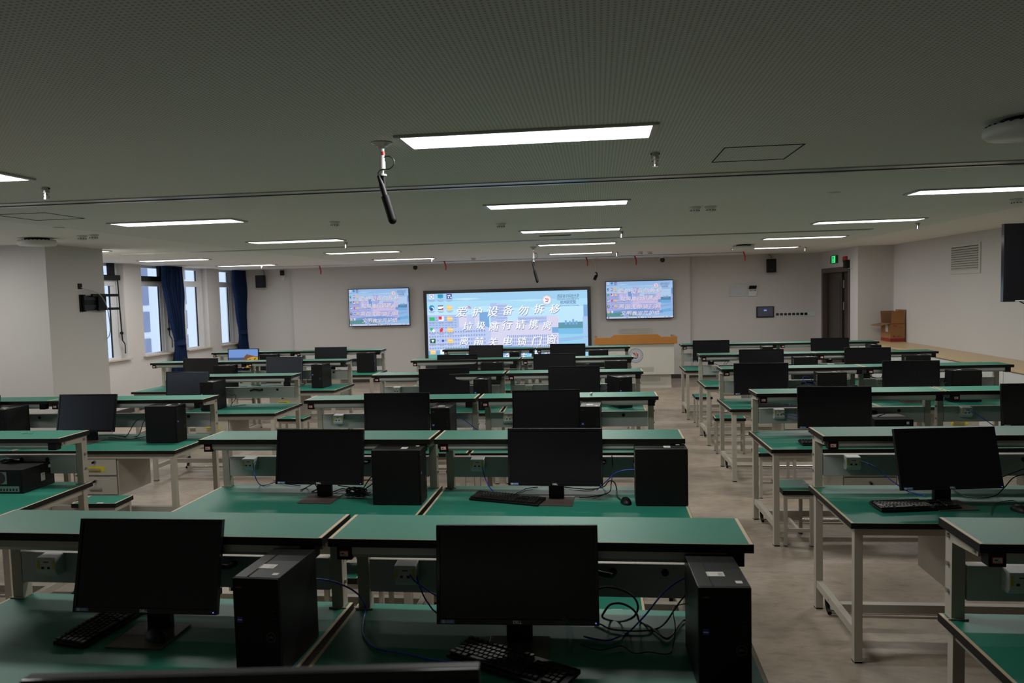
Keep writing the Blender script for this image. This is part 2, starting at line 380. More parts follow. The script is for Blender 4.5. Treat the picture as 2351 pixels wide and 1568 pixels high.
# ------------------------------------------------------------------ ceiling lights
LIGHTS = {'middle line': [(-.31, 3.57, ''), (-.31, 6.31, ''), (-.29, 8.95, ''), (-.28, 11.48, ''), (-.275, 14.16, '')],
          'left line': [(-3.80, 3.93, ''), (-3.78, 6.56, ''), (-3.71, 9.13, ''), (-3.69, 11.78, ''), (-3.65, 14.25, '')],
          'right line': [(3.12, 6.45, ''), (3.10, 9.11, ''), (3.09, 11.74, ''), (3.09, 14.38, '')],
          'far left line by the windows': [(-7.3, 6.93, 'unseen, added to light the left column'), (-7.17, 9.58, 'just behind the left column'), (-7.14, 12.21, 'nearer of the two by the left windows'), (-7.09, 14.8, 'farther of the two by the left windows')]}  # first panel here is out of view, added to brighten the column's front
ORD = ['nearest', 'second', 'third', 'fourth', 'farthest']
frame_me = None
def ceiling_light():
    t = thing('ceiling_light', '', 'light')
    m = MB(); L, w, f = .60, .15, .018
    for a in ((-L, L, -w, -w + f), (-L, L, w - f, w), (-L, -L + .03, -w + f, w - f), (L - .03, L, -w + f, w - f)): m.box(*a, -.012, 0, 'lampgrey')
    m.build('frame', t, .002)
    MB().box(-L + .03, L - .03, -w + f, w - f, -.006, 0, 'lamp').build('diffuser', t)
    la = bpy.data.lights.new('panel_light', 'AREA'); la.shape = 'RECTANGLE'; la.size = 2 * L - .06; la.size_y = 2 * w - 2 * f; la.energy = LAMP; la.spread = SPREAD; la.color = (1.0, .98, .95)
    lo = bpy.data.objects.new('panel_light', la); C.objects.link(lo); lo.parent = t; lo.location = (0, 0, -.0075)
    return t
first = None
for line, pts in LIGHTS.items():
    for i, (x, y, own) in enumerate(pts):
        o = ceiling_light() if first is None else copy_tree(first)
        first = first or o
        o.location = (x, y, ZC)
        nm = ORD[i] if i < len(pts) - 1 else 'farthest'
        o['label'] = 'lit rectangular ceiling light panel, %s of the %s' % (nm, line)
        if own: o['label'] = 'lit rectangular ceiling light panel, ' + own
        o['category'] = 'light'; o['group'] = 'ceiling light panels'

# ------------------------------------------------------------------ sprinklers, detectors, access points, microphones, cameras on the ceiling
def sprinkler(x, y, label):
    t = thing('sprinkler', label, 'sprinkler', (x, y, ZC), 0, 'ceiling sprinklers')
    m = MB().cyl((0, 0, 0), (0, 0, -.035), .021, 'steel', n=14).box(-.024, .024, -.006, .006, -.012, -.004, 'hole'); m.build('collar', t)
    m = MB().cyl((0, 0, -.035), (0, 0, -.075), .0175, 'chrome', n=18)
    for a in range(6):
        an = a * pi / 3 + .4; z = -.047 if a % 2 else -.060
        m.cyl((.0168 * cos(an), .0168 * sin(an), z), (.0182 * cos(an), .0182 * sin(an), z), .0032, 'hole', n=8)
    m.build('barrel', t)
for x, y, l in [(-3.386, 4.393, 'small steel sprinkler at left, in front of the nearest ceiling track'), (.327, 4.163, 'small steel sprinkler beside the nearest middle light panel'),
                (-3.243, 9.638, 'small steel sprinkler behind the third left light panel'), (.321, 9.427, 'small steel sprinkler at the right end of the third middle light panel'),
                (-3.124, 14.35, 'small steel sprinkler at the right end of the farthest left light panel'), (.40, 14.289, 'small steel sprinkler at the right end of the farthest middle light panel'),
                (-6.853, 14.99, 'small steel sprinkler under the farthest far left light panel'), (3.869, 9.674, 'small steel sprinkler behind the second right light panel'),
                (3.868, 14.611, 'small steel sprinkler at the right end of the farthest right light panel')]: sprinkler(x, y, l)
def detector(x, y, label):
    t = thing('smoke_detector', label, 'smoke detector', (x, y, ZC), 0, 'smoke detectors')
    m = MB().lathe([(0, 0), (.052, 0), (.052, -.012), (.044, -.016), (.038, -.042), (.026, -.05), (0, -.05)], 'device'); m.build('body', t)
    m = MB()
    for a in range(10):
        an = a * pi / 5; m.box(.034, .0425, -.004, .004, -.038, -.029, 'hole', Matrix.Rotation(an, 4, 'Z'))
    m.build('vents', t)
for x, y, l in [(-5.397, 7.492, 'left one of two round smoke detectors near the left column'), (-5.23, 7.441, 'right one of two round smoke detectors near the left column'),
                (.89, 6.964, 'left one of two smoke detectors right of the second middle light'), (1.03, 6.966, 'right one of two smoke detectors right of the second middle light'),
                (-2.478, 7.055, 'single round smoke detector left of the ceiling microphone'), (-.972, 7.845, 'single small smoke detector left of the third middle light'),
                (-2.389, 14.752, 'single smoke detector on far ceiling above the big screen'), (.83, 14.468, 'left one of two far smoke detectors above the right television'),
                (1.02, 14.549, 'right one of two far smoke detectors above the right television'), (3.773, 7.326, 'smoke detector at the right edge behind the nearest right light')]: detector(x, y, l)
def access_point(x, y, label):
    t = thing('wireless_access_point', label, 'access point', (x, y, ZC), 0, 'round wireless access points')
    MB().cyl((0, 0, 0), (0, 0, -.022), .12, 'blackmat', n=24).build('mount', t)
    m = MB().lathe([(0, -.022), (.165, -.022), (.185, -.032), (.19, -.060), (.175, -.078), (0, -.084)], 'device', n=32); m.build('shell', t)
    m = MB()
    for a in range(28):
        an = a * 2 * pi / 28; m.box(.150, .178, -.006, .006, -.031, -.0225, 'hole', Matrix.Rotation(an, 4, 'Z'))
    m.build('vents', t)
access_point(-5.993, 7.594, 'white round access point on the ceiling before the left column'); access_point(1.98, 3.74, 'white round access point at the upper right corner'); access_point(2.486, 13.2, 'far white round access point on the ceiling above the right wall boards')
for x, y, l in [(-5.004, 6.631, 'flat round cover plate on left ceiling'), (1.885, 6.288, 'flat round cover plate on right ceiling')]:
    tag(MB().lathe([(0, 0), (.05, 0), (.048, -.006), (0, -.008)], 'device').build('cover_plate', None, 0, (x, y, ZC)), l, 'cover plate', 'ceiling cover plates')
t = thing('air_slot', 'dark slotted air vent behind the third middle light panel', 'vent', (-.51, 9.68, ZC))
MB().box(-.21, .21, -.05, .05, -.006, 0, 'lampgrey').build('frame', t)
m = MB()
for j in range(4): m.box(-.2, .2, -.042 + j * .022, -.026 + j * .022, -.008, -.006, 'hole')
m.build('slots', t)
def boom_mic(x, y, label, s=1.0, rz=0):
    t = thing('ceiling_microphone', label, 'microphone', (x, y, ZC), rz, 'hanging microphones')
    m = MB().lathe([(0, 0), (.052, 0), (.05, -.006), (.032, -.012), (.030, -.018), (.016, -.02), (.016, -.03), (0, -.03)], 'steel'); m.build('ceiling_rose', t)
    m = MB().cyl((0, 0, -.03), (0, 0, -.10), .0115, 'white', n=14).cyl((0, 0, -.09), (0, 0, -.13), .014, 'white', n=14).cyl((0, 0, -.13), (0, 0, -.15), .006, 'white', n=10).cyl((0, 0, -.15), (0, 0, -.158), .018, 'white', n=14); m.build('stem', t)
    MB().cyl((.001, 0, -.044), (.003, 0, -.062), .0118, 'red', n=10).build('red_tape', t)
    MB().tube([(.01, -.004, -.07), (.035, -.01, -.068), (.058, -.012, -.085), (.058, -.012, -.11), (.035, -.012, -.128), (.0, -.014, -.13), (-.018, -.014, -.145), (-.017, -.012, -.165)], .0028, 'blackcable').build('cord', t)
    MB().cyl((0, 0, -.158), (.004, 0, -.215), .011, 'blackmat', n=12).build('clamp', t)
    a, b = Vector((-.018, -.012, -.158)), Vector((-.004, -.012, -.20)); d = Vector((.032, -.012, -.105)).normalized()
    MB().cyl(a, b, .008, 'black', .012, n=12).build('plug', t)
    m = MB().cyl(b, b + d * .06, .0145, 'black', n=16); m.build('body', t)
    e = b + d * .06; m = MB().cyl(e, e + d * .12, .0205, 'blackmat', n=18).sphere(e + d * .12, .0205, 'blackmat', n=18, m=8); m.build('windscreen', t)
    return t
boom_mic(-1.004, 3.564, 'black ceiling microphone on white stem beside the nearest light panel')
b = boom_mic(-.977, 11.939, 'distant black ceiling microphone above the big screen'); b.scale = (1.15, 1.15, 1.45)
t = thing('ceiling_microphone', 'distant microphone on long thin rod left of the right television', 'microphone', (-.016, 16.4, ZC), 0, 'hanging microphones')
MB().cyl((0, 0, 0), (0, 0, -.02), .05, 'device').build('ceiling_rose', t); MB().cyl((0, 0, -.02), (0, 0, -.30), .007, 'steel', n=8).build('rod', t)
MB().tube([(0, 0, -.30), (.03, 0, -.33), (.04, 0, -.38), (.01, -.01, -.42)], .014, 'blackmat').build('holder', t)
MB().cyl((.02, -.01, -.38), (-.02, -.04, -.47), .035, 'blackmat', n=16).build('body', t)
for x, y, l in [(-4.074, 16.86, 'small black dome camera on the ceiling above the left television'), (1.45, 16.86, 'small black dome camera on the ceiling above the right television')]:
    t = thing('dome_camera', l, 'camera', (x, y, ZC), 0, 'dome cameras')
    MB().cyl((0, 0, 0), (0, 0, -.03), .045, 'white').build('mount', t); MB().sphere((0, 0, -.07), .055, 'gloss').build('dome', t)
for x, y, l in [(-6.0, 15.98, 'red ribbon hanging from the far ceiling left of the left television'), (-3.173, 15.70, 'red ribbon hanging from the far ceiling above the big screen'),
                (-.204, 15.86, 'red ribbon hanging by the far right light panel of the middle line'), (.80, 15.98, 'thin red ribbon hanging above the right television'), (2.93, 15.6, 'red ribbon hanging near the right wall loudspeaker')]:
    m = MB(); n = 10; vs = []; q = rr.uniform(.8, 1.2)
    for i in range(n + 1):
        a = i / n; vs += [(-.012 + .035 * sin(a * 2.2) * q, 0, -.19 * a), (.018 * (1 - .3 * a) + .035 * sin(a * 2.2) * q, .004, -.19 * a)]
    m.add(vs, [(2 * i, 2 * i + 1, 2 * i + 3, 2 * i + 2) for i in range(n)], 'redtape', True)
    o = m.build('red_ribbon', None, 0, (x, y, ZC)); s_ = o.modifiers.new('thickness', 'SOLIDIFY'); s_.thickness = .002
    tag(o, l, 'ribbon', 'red ribbons under the ceiling')

# ------------------------------------------------------------------ lab desks: worktop on four legs, raised shelf at the back
DW, DD, SD, HD, HS = 1.475, .770, .2985, .75, 1.1085
def slab(m, x0, x1, y0, y1, z, th=.030):
    m.box(x0, x1, y0, y1, z - th, z - .0012, 'edge')
    m.box(x0 + .0145, x1 - .0145, y0 + .004, y1 - .003, z - .0012, z, 'green')
    m.box(x0 + .002, x0 + .0145, y0 + .003, y1 - .003, z - .0012, z - .0002, 'trim'); m.box(x1 - .0145, x1 - .002, y0 + .003, y1 - .003, z - .0012, z - .0002, 'trim')
    m.box(x0 + .0145, x1 - .0145, y0 + .001, y0 + .004, z - .0012, z - .0004, 'trim')
def make_desk():
    t = thing('lab_desk', '', 'desk')
    m = MB(); slab(m, 0, DW, -DD, 0, HD); m.build('desk_top', t)
    q = .042; i = .0245
    for x in (i, DW - i - q):
        for y in (-DD + i, -i - q):
            MB().box(x, x + q, y, y + q, .012, HD - .03, 'frame').box(x - .001, x + q + .001, y - .001, y + q + .001, 0, .012, 'blackmat').build('leg', t, .002)
    m = MB().box(i + q, DW - i - q, -DD + i + .004, -DD + i + .030, HD - .072, HD - .03, 'frame').box(i + q, DW - i - q, -i - .030, -i - .004, HD - .072, HD - .03, 'frame')
    for x in (i + .008, DW - i - .034): m.box(x, x + .026, -DD + i + q, -i - q, HD - .072, HD - .03, 'frame')
    m.build('top_rail', t)
    for x in (i + .003, DW - i - q + .003):
        MB().box(x, x + .036, -DD + i + q, -i - q, .135, .180, 'frame').cyl((x - .002, -.30, .158), (x + .038, -.30, .158), .007, 'steel', n=8).build('side_stretcher', t, .002)
    MB().box(i + q, DW - i - q, -.42, -.375, .132, .180, 'frame').build('long_stretcher', t, .002)
    fb = MB().cyl((i + .06, -.15, .022), (DW - i - .06, -.15, .022), .0125, 'chrome', n=12).build('foot_bar', t)
    for x in (i + .052, DW - i - .052):
        MB().tube([(x, -.075, .130), (x, -.105, .105), (x, -.115, .065), (x, -.135, .03), (x, -.165, .018)], .013, 'blackmat', n=8, sub=4).build('bar_arm', fb)
    # drawer cabinet hanging under the worktop
    x0, x1, y0, y1, z0 = .53, .93, -.72, -.27, .355
    MB().box(x0, x1, y0, y1, z0, HD - .03, 'frame').build('drawer_cabinet', t, .002)
    for k, (za, zb) in enumerate(((.535, .685), (.372, .522))):
        d = MB().box(x0 + .012, x1 - .012, y0 - .012, y0, za, zb, 'frame').box(x0 + .009, x1 - .009, y0 - .002, y0, za - .003, zb + .003, 'hole').build('drawer', t)
        MB().cyl((x0 + .2, y0 - .012, zb - .035), (x0 + .2, y0 - .026, zb - .035), .012, 'steel', n=12).box(x0 + .197, x0 + .203, y0 - .05, y0 - .026, zb - .046, zb - .030, 'blackmat').build('lock', d)
        m = MB()
        if k == 0: m.box(x0 + .13, x0 + .29, y0 - .014, y0 - .012, za + .03, za + .075, 'yellow'); m.build('yellow_tape', d)
        m = MB().box(x0 + .145, x0 + .255, y0 - .034, y0 - .026, za + .045, za + .060, 'chrome').box(x0 + .15, x0 + .156, y0 - .028, y0 - .012, za + .047, za + .058, 'chrome').box(x0 + .244, x0 + .25, y0 - .028, y0 - .012, za + .047, za + .058, 'chrome'); m.build('handle', d)
    # raised shelf
    m = MB(); slab(m, 0, DW, -SD, 0, HS); m.build('shelf', t)
    for x, sgn in ((.021, -1), (DW - .021 - .046, 1)):
        m = MB().box(x, x + .046, -.060, -.008, HD, HS - .03, 'frame').box(x - .012, x + .058, -.066, -.060, HD, HD + .006, 'frame')
        xo = x if sgn < 0 else x + .046
        for zz in (HD + .10, HD + .20, HS - .055): m.cyl((xo, -.034, zz), (xo + sgn * .008, -.034, zz), .009, 'steel', n=10)
        m.build('shelf_post', t, .0015)
        a = MB(); xa = x + (0 if sgn < 0 else .022)
        a.prism([(-.060, HS - .03), (-.060, HS - .075), (-SD + .055, HS - .060), (-SD + .050, HS - .03)], 'x', xa, xa + .024, 'frame')
        xo2 = xa if sgn < 0 else xa + .024
        a.cyl((xo2, -SD + .075, HS - .046), (xo2 + sgn * .006, -SD + .075, HS - .046), .008, 'steel', n=10); a.build('shelf_arm', t)
    y0 = -SD + .008
    lb = MB().prism([(y0, HS - .03), (y0, HS - .058), (y0 + .010, HS - .072), (y0 + .040, HS - .072), (y0 + .044, HS - .03)][::-1], 'x', .055, DW - .055, 'lampgrey').build('shelf_lamp', t)
    MB().box(.030, .085, y0 - .004, y0 + .046, HS - .078, HS - .03, 'blackmat').build('end_cap', lb, .002)
    MB().box(DW - .085, DW - .030, y0 - .004, y0 + .046, HS - .078, HS - .03, 'blackmat').build('end_cap', lb, .002)
    MB().box(.040, .074, y0 - .0055, y0 - .004, HS - .066, HS - .044, 'red').box(.043, .071, y0 - .0062, y0 - .0055, HS - .063, HS - .047, 'paper').box(.047, .058, y0 - .0066, y0 - .0062, HS - .056, HS - .052, 'hole').box(.047, .066, y0 - .0066, y0 - .0062, HS - .060, HS - .0585, 'hole').build('number_tag', lb)
    p = MB().box(.072, DW - .072, -.062, -.022, HD + .072, HD + .195, 'panelgrey').box(.072, DW - .072, -.066, -.020, HD + .195, HD + .201, 'frame').build('socket_panel', t, .002)
    for x in (1.01, 1.2):
        MB().cyl((x, -.062, HD + .170), (x, -.068, HD + .170), .0135, 'hole', n=16).build('cable_grommet', p)
    MB().tube([(1.01, -.068, HD + .170), (1.005, -.10, HD + .170), (.98, -.12, HD + .178), (.93, -.10, HD + .18), (.88, -.095, HD + .165)], .011, 'blackcable', n=8, sub=4).build('plug_lead', p)
    nb = MB().prism([(-.062, HD + .118), (-.105, HD + .118), (-.118, HD + .135), (-.118, HD + .196), (-.062, HD + .202)][::-1], 'x', .186, .270, 'white').build('network_box', p, .003)
    for x in (.190, .256): MB().box(x, x + .010, -.1192, -.118, HD + .150, HD + .186, 'yellow').build('yellow_strip', p)
    for x in (.214, .240): MB().box(x - .0055, x + .0055, -.1195, -.118, HD + .150, HD + .159, 'hole').build('network_port', p)
    MB().box(.218, .240, -.1188, -.118, HD + .176, HD + .181, 'red').build('maker_mark', p)
    return t
PAIRS = {  # (block, row): back left corner x, back edge y, turn; offsets of the right desk x, y, turn
    ('A', 2): (-6.430, 4.761, .003, 0, 0, .003), ('A', 3): (-6.430, 6.577, -.001, 0, 0, -.001), ('A', 4): (-6.421, 8.507, -.001, 0, 0, -.001),
    ('A', 5): (-6.414, 10.506, -.017, -.014, -.007, -.007), ('A', 6): (-6.487, 12.387, -.006, -.005, -.003, -.004),
    ('B', 1): (-2.461, 2.887, -.021, .010, -.003, .011), ('B', 2): (-2.478, 4.711, -.014, .012, -.001, .006), ('B', 3): (-2.492, 6.441, .005, .014, .002, .002),
    ('B', 4): (-2.494, 8.394, .007, .014, .001, 0), ('B', 5): (-2.506, 10.22, .002, .010, .001, .003), ('B', 6): (-2.462, 12.121, .002, .007, .001, .002),
    ('C', 1): (1.227, 2.869, .001, 0, 0, 0), ('C', 2): (1.267, 4.729, .005, 0, 0, 0), ('C', 3): (1.266, 6.552, .019, 0, 0, 0),
    ('C', 4): (1.306, 8.518, .015, -.008, .006, .002), ('C', 5): (1.324, 10.339, .002, -.003, .003, -.003), ('C', 6): (1.303, 12.303, -.002, -.003, .002, .001)}
BLOCK = {'A': 'left block', 'B': 'middle block', 'C': 'right block'}
ROWN = {0: 'row behind the camera', 1: 'first row', 2: 'second row', 3: 'third row', 4: 'fourth row', 5: 'fifth row', 6: 'last row'}
SIDE = {'L': 'left', 'R': 'right'}
proto = make_desk(); used = False
DESK = {}
def place_desk(bl, row, side, x, y, th):
    global used
    o = copy_tree(proto) if used else proto; used = True
    o.location = (x, y, 0); o.rotation_euler = (0, 0, th)
    o['label'] = 'green topped lab desk with raised shelf, %s one of the pair, %s, %s' % (SIDE[side], ROWN[row], BLOCK[bl])
    o['category'] = 'desk'; o['group'] = 'green lab desks'; DESK[bl, row, side] = o
for (bl, row), (x, y, th, dx, dy, dt) in PAIRS.items():
    if (bl, row) not in (('A', 2), ('A', 4)): place_desk(bl, row, 'L', x, y, th)
    if (bl, row) not in (('C', 1),):
        place_desk(bl, row, 'R', x + (DW + .010) * cos(th) + dx, y + (DW + .010) * sin(th) + dy, th + dt)
place_desk('B', 0, 'L', -1.55, 1.03, 0)
DESK['B', 0, 'L']['label'] = 'green topped lab desk nearest the camera, below the out of focus monitor'

# ------------------------------------------------------------------ monitors
MW, MH = .553, .333
def make_monitor():
    t = thing('computer_monitor', '', 'monitor')
    m = MB().box(-.105, .105, -.115, .085, 0, .006, 'base'); m.build('stand_base', t, .002)
    m = MB().box(-.045, .045, .045, .075, .006, .30, 'black').box(-.05, .05, .02, .045, .16, .26, 'blackmat'); m.build('stand_neck', t, .003)
    h = bpy.data.objects.new('display', None)
    w = MW / 2
    d = MB(); d.box(-w, w, .0, .016, -MH, 0, 'black'); d.box(-w + .05, w - .05, .016, .034, -MH + .05, -.05, 'black')
    d.box(-w, w, -.006, 0, -.013, 0, 'gloss').box(-w, w, -.006, 0, -MH, -MH + .019, 'gloss').box(-w, -w + .013, -.006, 0, -MH + .019, -.013, 'gloss').box(w - .013, w, -.006, 0, -MH + .019, -.013, 'gloss')
    o = d.build('display', t, .0015, (0, 0, .425))
    MB().box(-w + .013, w - .013, -.002, .0005, -MH + .019, -.013, 'screen').build('screen', o)
    lg = MB(); merge_text(lg, LOGO, Matrix.Translation((0, -.0066, -MH + .0095)) @ FACE, 'logo'); lg.build('maker_lettering', o)
    MB().box(-w + .014, -w + .062, -.0068, -.006, -MH + .004, -MH + .016, 'sticker').cyl((-w + .024, -.0068, -MH + .010), (-w + .024, -.0074, -MH + .010), .0052, 'paper', n=14).box(-w + .033, -w + .056, -.0072, -.0068, -MH + .009, -MH + .011, 'paper').build('energy_sticker', o)
    MB().cyl((w - .012, -.006, -MH + .009), (w - .012, -.008, -MH + .009), .0022, 'blueled', n=10).build('power_light', o)
    return t
LOGO = text_mesh('DELL', .0135, 'logo', offset=.0006)
protoM = make_monitor(); usedM = False
MON = {}
def monitor(key, x, y, yaw, tilt, label, z=HD, off=True):
    """x, y: top edge of the panel; the stand follows from it"""
    global usedM
    o = copy_tree(protoM) if usedM else protoM; usedM = True
    s, c = sin(tilt), cos(tilt)
    # top edge leans back by MH*sin(tilt) relative to the bottom edge
    o.location = (x + sin(yaw) * (MH / 2 * s), y - cos(yaw) * (MH / 2 * s), z); o.rotation_euler = (0, 0, yaw)
    for ch in o.children:
        if ch.name.startswith('display'):
            ch.rotation_euler = (-tilt, 0, 0); ch.location = (0, MH / 2 * s, .425 - MH / 2 * (1 - c) * 1.0)
    o['label'] = label; o['category'] = 'monitor'; o['group'] = 'desktop monitors'; MON[key] = o
    return o
def where(bl, row, side): return 'on the %s desk, %s, %s' % (SIDE[side], ROWN[row], BLOCK[bl])
MONS = [('B1L', -1.643, 2.568, 0, 13), ('B1R', -.288, 2.524, 1.6, 8), ('B2L', -1.686, 4.398, -2, 10), ('B2R', -.258, 4.368, -2, 6), ('B3L', -1.657, 6.055, 0, 4), ('B3R', -.427, 6.141, 3, 8),
        ('B4L', -1.675, 8.10, 9, 4), ('B4R', -.256, 8.10, 3, 5), ('B5L', -1.869, 9.95, -2, 4), ('B5R', -.563, 9.862, 0, 4), ('B6L', -1.751, 11.78, -5, 5), ('B6R', -.462, 11.76, -4, 4),
        ('C2L', 1.880, 4.347, 6, 16), ('C3L', 1.843, 6.15, -3, 4), ('C3R', 3.37, 6.19, 0, 4), ('C4L', 1.702, 8.143, -3, 3), ('C4R', 3.206, 8.16, -2, 3), ('C5L', 2.095, 10.0, -3, 6), ('C5R', 3.402, 9.99, -3, 3),
        ('C6L', 1.750, 11.95, -3, 4), ('C6R', 3.528, 11.98, -3, 4), ('A3L', -5.66, 6.23, 0, 8), ('A3R', -4.521, 6.23, -1, 12), ('A4R', -4.68, 8.16, -6, 5), ('A5L', -5.60, 10.12, -7, 6), ('A5R', -4.359, 10.12, -6, 6),
        ('A6L', -5.885, 12.02, -3, 5), ('A6R', -4.373, 12.02, -3, 5)]
for k, x, y, yaw, tl in MONS:
    bl, row, sd = k[0], int(k[1]), k[2]
    monitor(k, x, y, R(yaw), R(tl), 'black monitor, screen off, ' + where(bl, row, sd))
MON['A6L']['label'] = 'monitor showing a seaside wallpaper on the left desk, last row, left block'
o = monitor('B0', -.424, .845, .1127, .06, 'black monitor at the bottom edge, out of focus, nearest the camera', z=HS - .0)
for ch in o.children:
    if ch.name.startswith('display'): ch.location.z -= .0215

# seaside picture on the only monitor that is switched on
for ch in MON['A6L'].children:
    if ch.name.startswith('display'): disp = ch
G['w_sky'] = glow('lit_wallpaper_sky', (110, 150, 215), .9); G['w_sea'] = glow('lit_wallpaper_sea', (60, 85, 140), .8); G['w_rock'] = glow('lit_wallpaper_rock', (196, 148, 40), .9)
G['w_sand'] = glow('lit_wallpaper_sand', (160, 105, 70), .8); G['w_dark'] = glow('lit_wallpaper_shade', (95, 70, 35), .6); G['w_hill'] = glow('lit_wallpaper_hill', (120, 80, 50), .7)
for ch in list(disp.children):
    if ch.name.startswith('screen'):
        m = MB(); X0, X1, Z0, Z1 = -.2635, .2635, -.314, -.013
        def pq(pts, k, e):
            m.add([(X0 + (X1 - X0) * u, -.002 - e * .0004, Z0 + (Z1 - Z0) * v) for u, v in pts], [tuple(range(len(pts)))], k)
        pq([(0, .55), (1, .55), (1, 1), (0, 1)], 'w_sky', 0); pq([(0, 0), (1, 0), (1, .55), (0, .55)], 'w_sea', 0)
        pq([(.30, 0), (.62, 0), (.62, .45), (.5, .42), (.42, .2)], 'w_sand', 1)
        pq([(.45, .40), (.55, .62), (.62, .74), (.70, .70), (.80, .66), (1, .60), (1, .30), (.6, .30)], 'w_hill', 1)
        pq([(.60, 0), (1, 0), (1, .56), (.86, .60), (.74, .56), (.63, .48), (.66, .25)], 'w_rock', 2)
        for u, v in ((.68, .35), (.78, .28), (.86, .40), (.93, .20), (.74, .14)): pq([(u, v), (u + .05, v + .02), (u + .08, v + .13), (u + .02, v + .10)], 'w_dark', 3)
        for v in (.30, .20, .10): pq([(.0, v), (.3, v - .02), (.3, v + .01), (.0, v + .025)], 'w_sky', 1)
        ch.data = m.mesh('seaside_picture')

# ------------------------------------------------------------------ tower computers
TW, TH, TD = .156, .324, .290
def make_tower():
    t = thing('tower_computer', '', 'computer')
    MB().box(-TW / 2, TW / 2, -TD / 2 + .012, TD / 2, .004, TH, 'case').box(-TW / 2 + .01, TW / 2 - .01, -TD / 2 + .03, TD / 2 - .03, 0, .004, 'blackmat').box(-TW / 2 + .045, -TW / 2 + .047, -TD / 2 + .014, TD / 2 - .003, TH - .0006, TH + .0003, 'hole').build('case', t, .002)
    f = MB().box(-TW / 2, TW / 2, -TD / 2, -TD / 2 + .012, .004, TH, 'blackmat').build('front_panel', t, .004)
    y = -TD / 2 - .0006
    MB().box(-.066, -.047, y, y + .001, .178, .197, 'badge').box(-.064, -.049, y - .0003, y, .1855, .189, 'paper').build('badge', f)
    m = MB(); cx, cz = .048, .133; n = 32
    for a in range(n):
        p = [(cx + r * cos(2 * pi * (a + s) / n), y, cz + r * sin(2 * pi * (a + s) / n)) for r, s in ((.0145, 0), (.0145, 1), (.0165, 1), (.0165, 0))]; m.quad(*p, 'dimlogo')
    merge_text(m, LOGO2, Matrix.Translation((cx, y, cz)) @ FACE, 'dimlogo'); m.build('maker_emblem', f)
    MB().box(-.066, -.046, y, y + .001, .292, .296, 'dimlogo').build('power_button', f)
    m = MB()
    for zz in (.176, .190, .204, .218): m.box(.050, .064, y, y + .001, zz, zz + .006, 'hole')
    m.build('ports', f)
    z = TH + .0003
    MB().box(-.035, .018, -.055, -.018, z, z + .0006, 'paper').box(-.001, .014, -.050, -.027, z + .0006, z + .0008, 'lampgrey').build('asset_label', t)
    MB().box(.040, .060, -.112, -.092, z, z + .0006, 'paper').build('small_label', t)
    # rear side
    yr = TD / 2
    r = MB().box(-TW / 2 + .006, TW / 2 - .006, yr, yr + .0015, .012, TH - .01, 'case').build('rear_panel', t)
    m = MB().box(-TW / 2 + .012, -TW / 2 + .05, yr + .0015, yr + .003, .15, .30, 'steel')
    for k in range(6): m.box(-TW / 2 + .018, -TW / 2 + .034, yr + .003, yr + .0038, .165 + k * .022, .177 + k * .022, 'hole')
    m.build('port_plate', r)
    m = MB().box(-.015, .065, yr + .0015, yr + .0025, .12, .215, 'steel'); m.cyl((.025, yr + .0025, .168), (.025, yr + .0035, .168), .038, 'hole', n=24); m.build('fan_grille', r)
    return t
LOGO2 = text_mesh('DELL', .009, 'dimlogo', offset=.0003)
protoT = make_tower(); usedT = False
def tower(x, y, yaw, label, z=HD, roll=0):
    global usedT
    o = copy_tree(protoT) if usedT else protoT; usedT = True
    o.rotation_euler = (0, roll, yaw); o.location = (x, y, z)
    o['label'] = label; o['category'] = 'computer'; o['group'] = 'desktop computers'; return o
# towers facing the camera: x of the front, y of the front
for k, x, yf, yaw in [('B1L', -1.105, 2.257, -3), ('B1R', .363, 2.25, 1.5), ('B3L', -1.255, 5.86, 0), ('B3R', -.068, 5.87, -3), ('B4L', -1.232, 7.83, 0), ('B6L', -1.273, 11.53, 0),
                      ('A3L', -5.22, 5.99, 0), ('A4R', -4.33, 7.92, 0), ('A5R', -3.82, 9.905, -6), ('C6L', 2.552, 11.71, -5), ('C6R', 4.11, 11.72, -5)]:
    a = R(yaw); tower(x - sin(a) * TD / 2, yf + cos(a) * TD / 2, a, 'black tower computer, front towards the camera, ' + where(k[0], int(k[1]), k[2]))
tower(.289 - .065, 7.94 + .065, R(24), 'black tower computer turned half sideways ' + where('B', 4, 'R'))
# towers turned sideways: centre x, y of the visible side, which way the front points
for k, x, yf, fr in [('B2L', -1.178, 4.235, 1), ('B2R', .345, 4.245, 1), ('B5L', -1.385, 9.76, 1), ('B5R', .234, 9.76, 1), ('B6R', .02, 11.66, 1), ('C4L', 2.40, 8.06, 1), ('C4R', 3.71, 8.07, -1), ('C5L', 2.62, 9.87, 1), ('C5R', 3.97, 9.87, 1),
                     ('A3R', -3.775, 6.115, 1), ('A5L', -5.22, 10.02, 1), ('A6L', -5.42, 11.92, 1), ('A6R', -3.76, 11.91, 1)]:
    tower(x, yf + TW / 2, R(90 * fr), 'black tower computer standing sideways ' + where(k[0], int(k[1]), k[2]))
# two computers lying on their side
tower(-4.052, 4.60, R(180), 'black computer lying flat with its grey rear towards the camera, second row, left block', HD + TW / 2, R(-90))
o = tower(0, 0, 0, 'black computer lying flat beside the monitor on the left desk, third row, right block')
o.matrix_world = Matrix(((0, -1, 0, 2.30), (0, 0, -1, 6.485), (1, 0, 0, HD + TW / 2), (0, 0, 0, 1)))

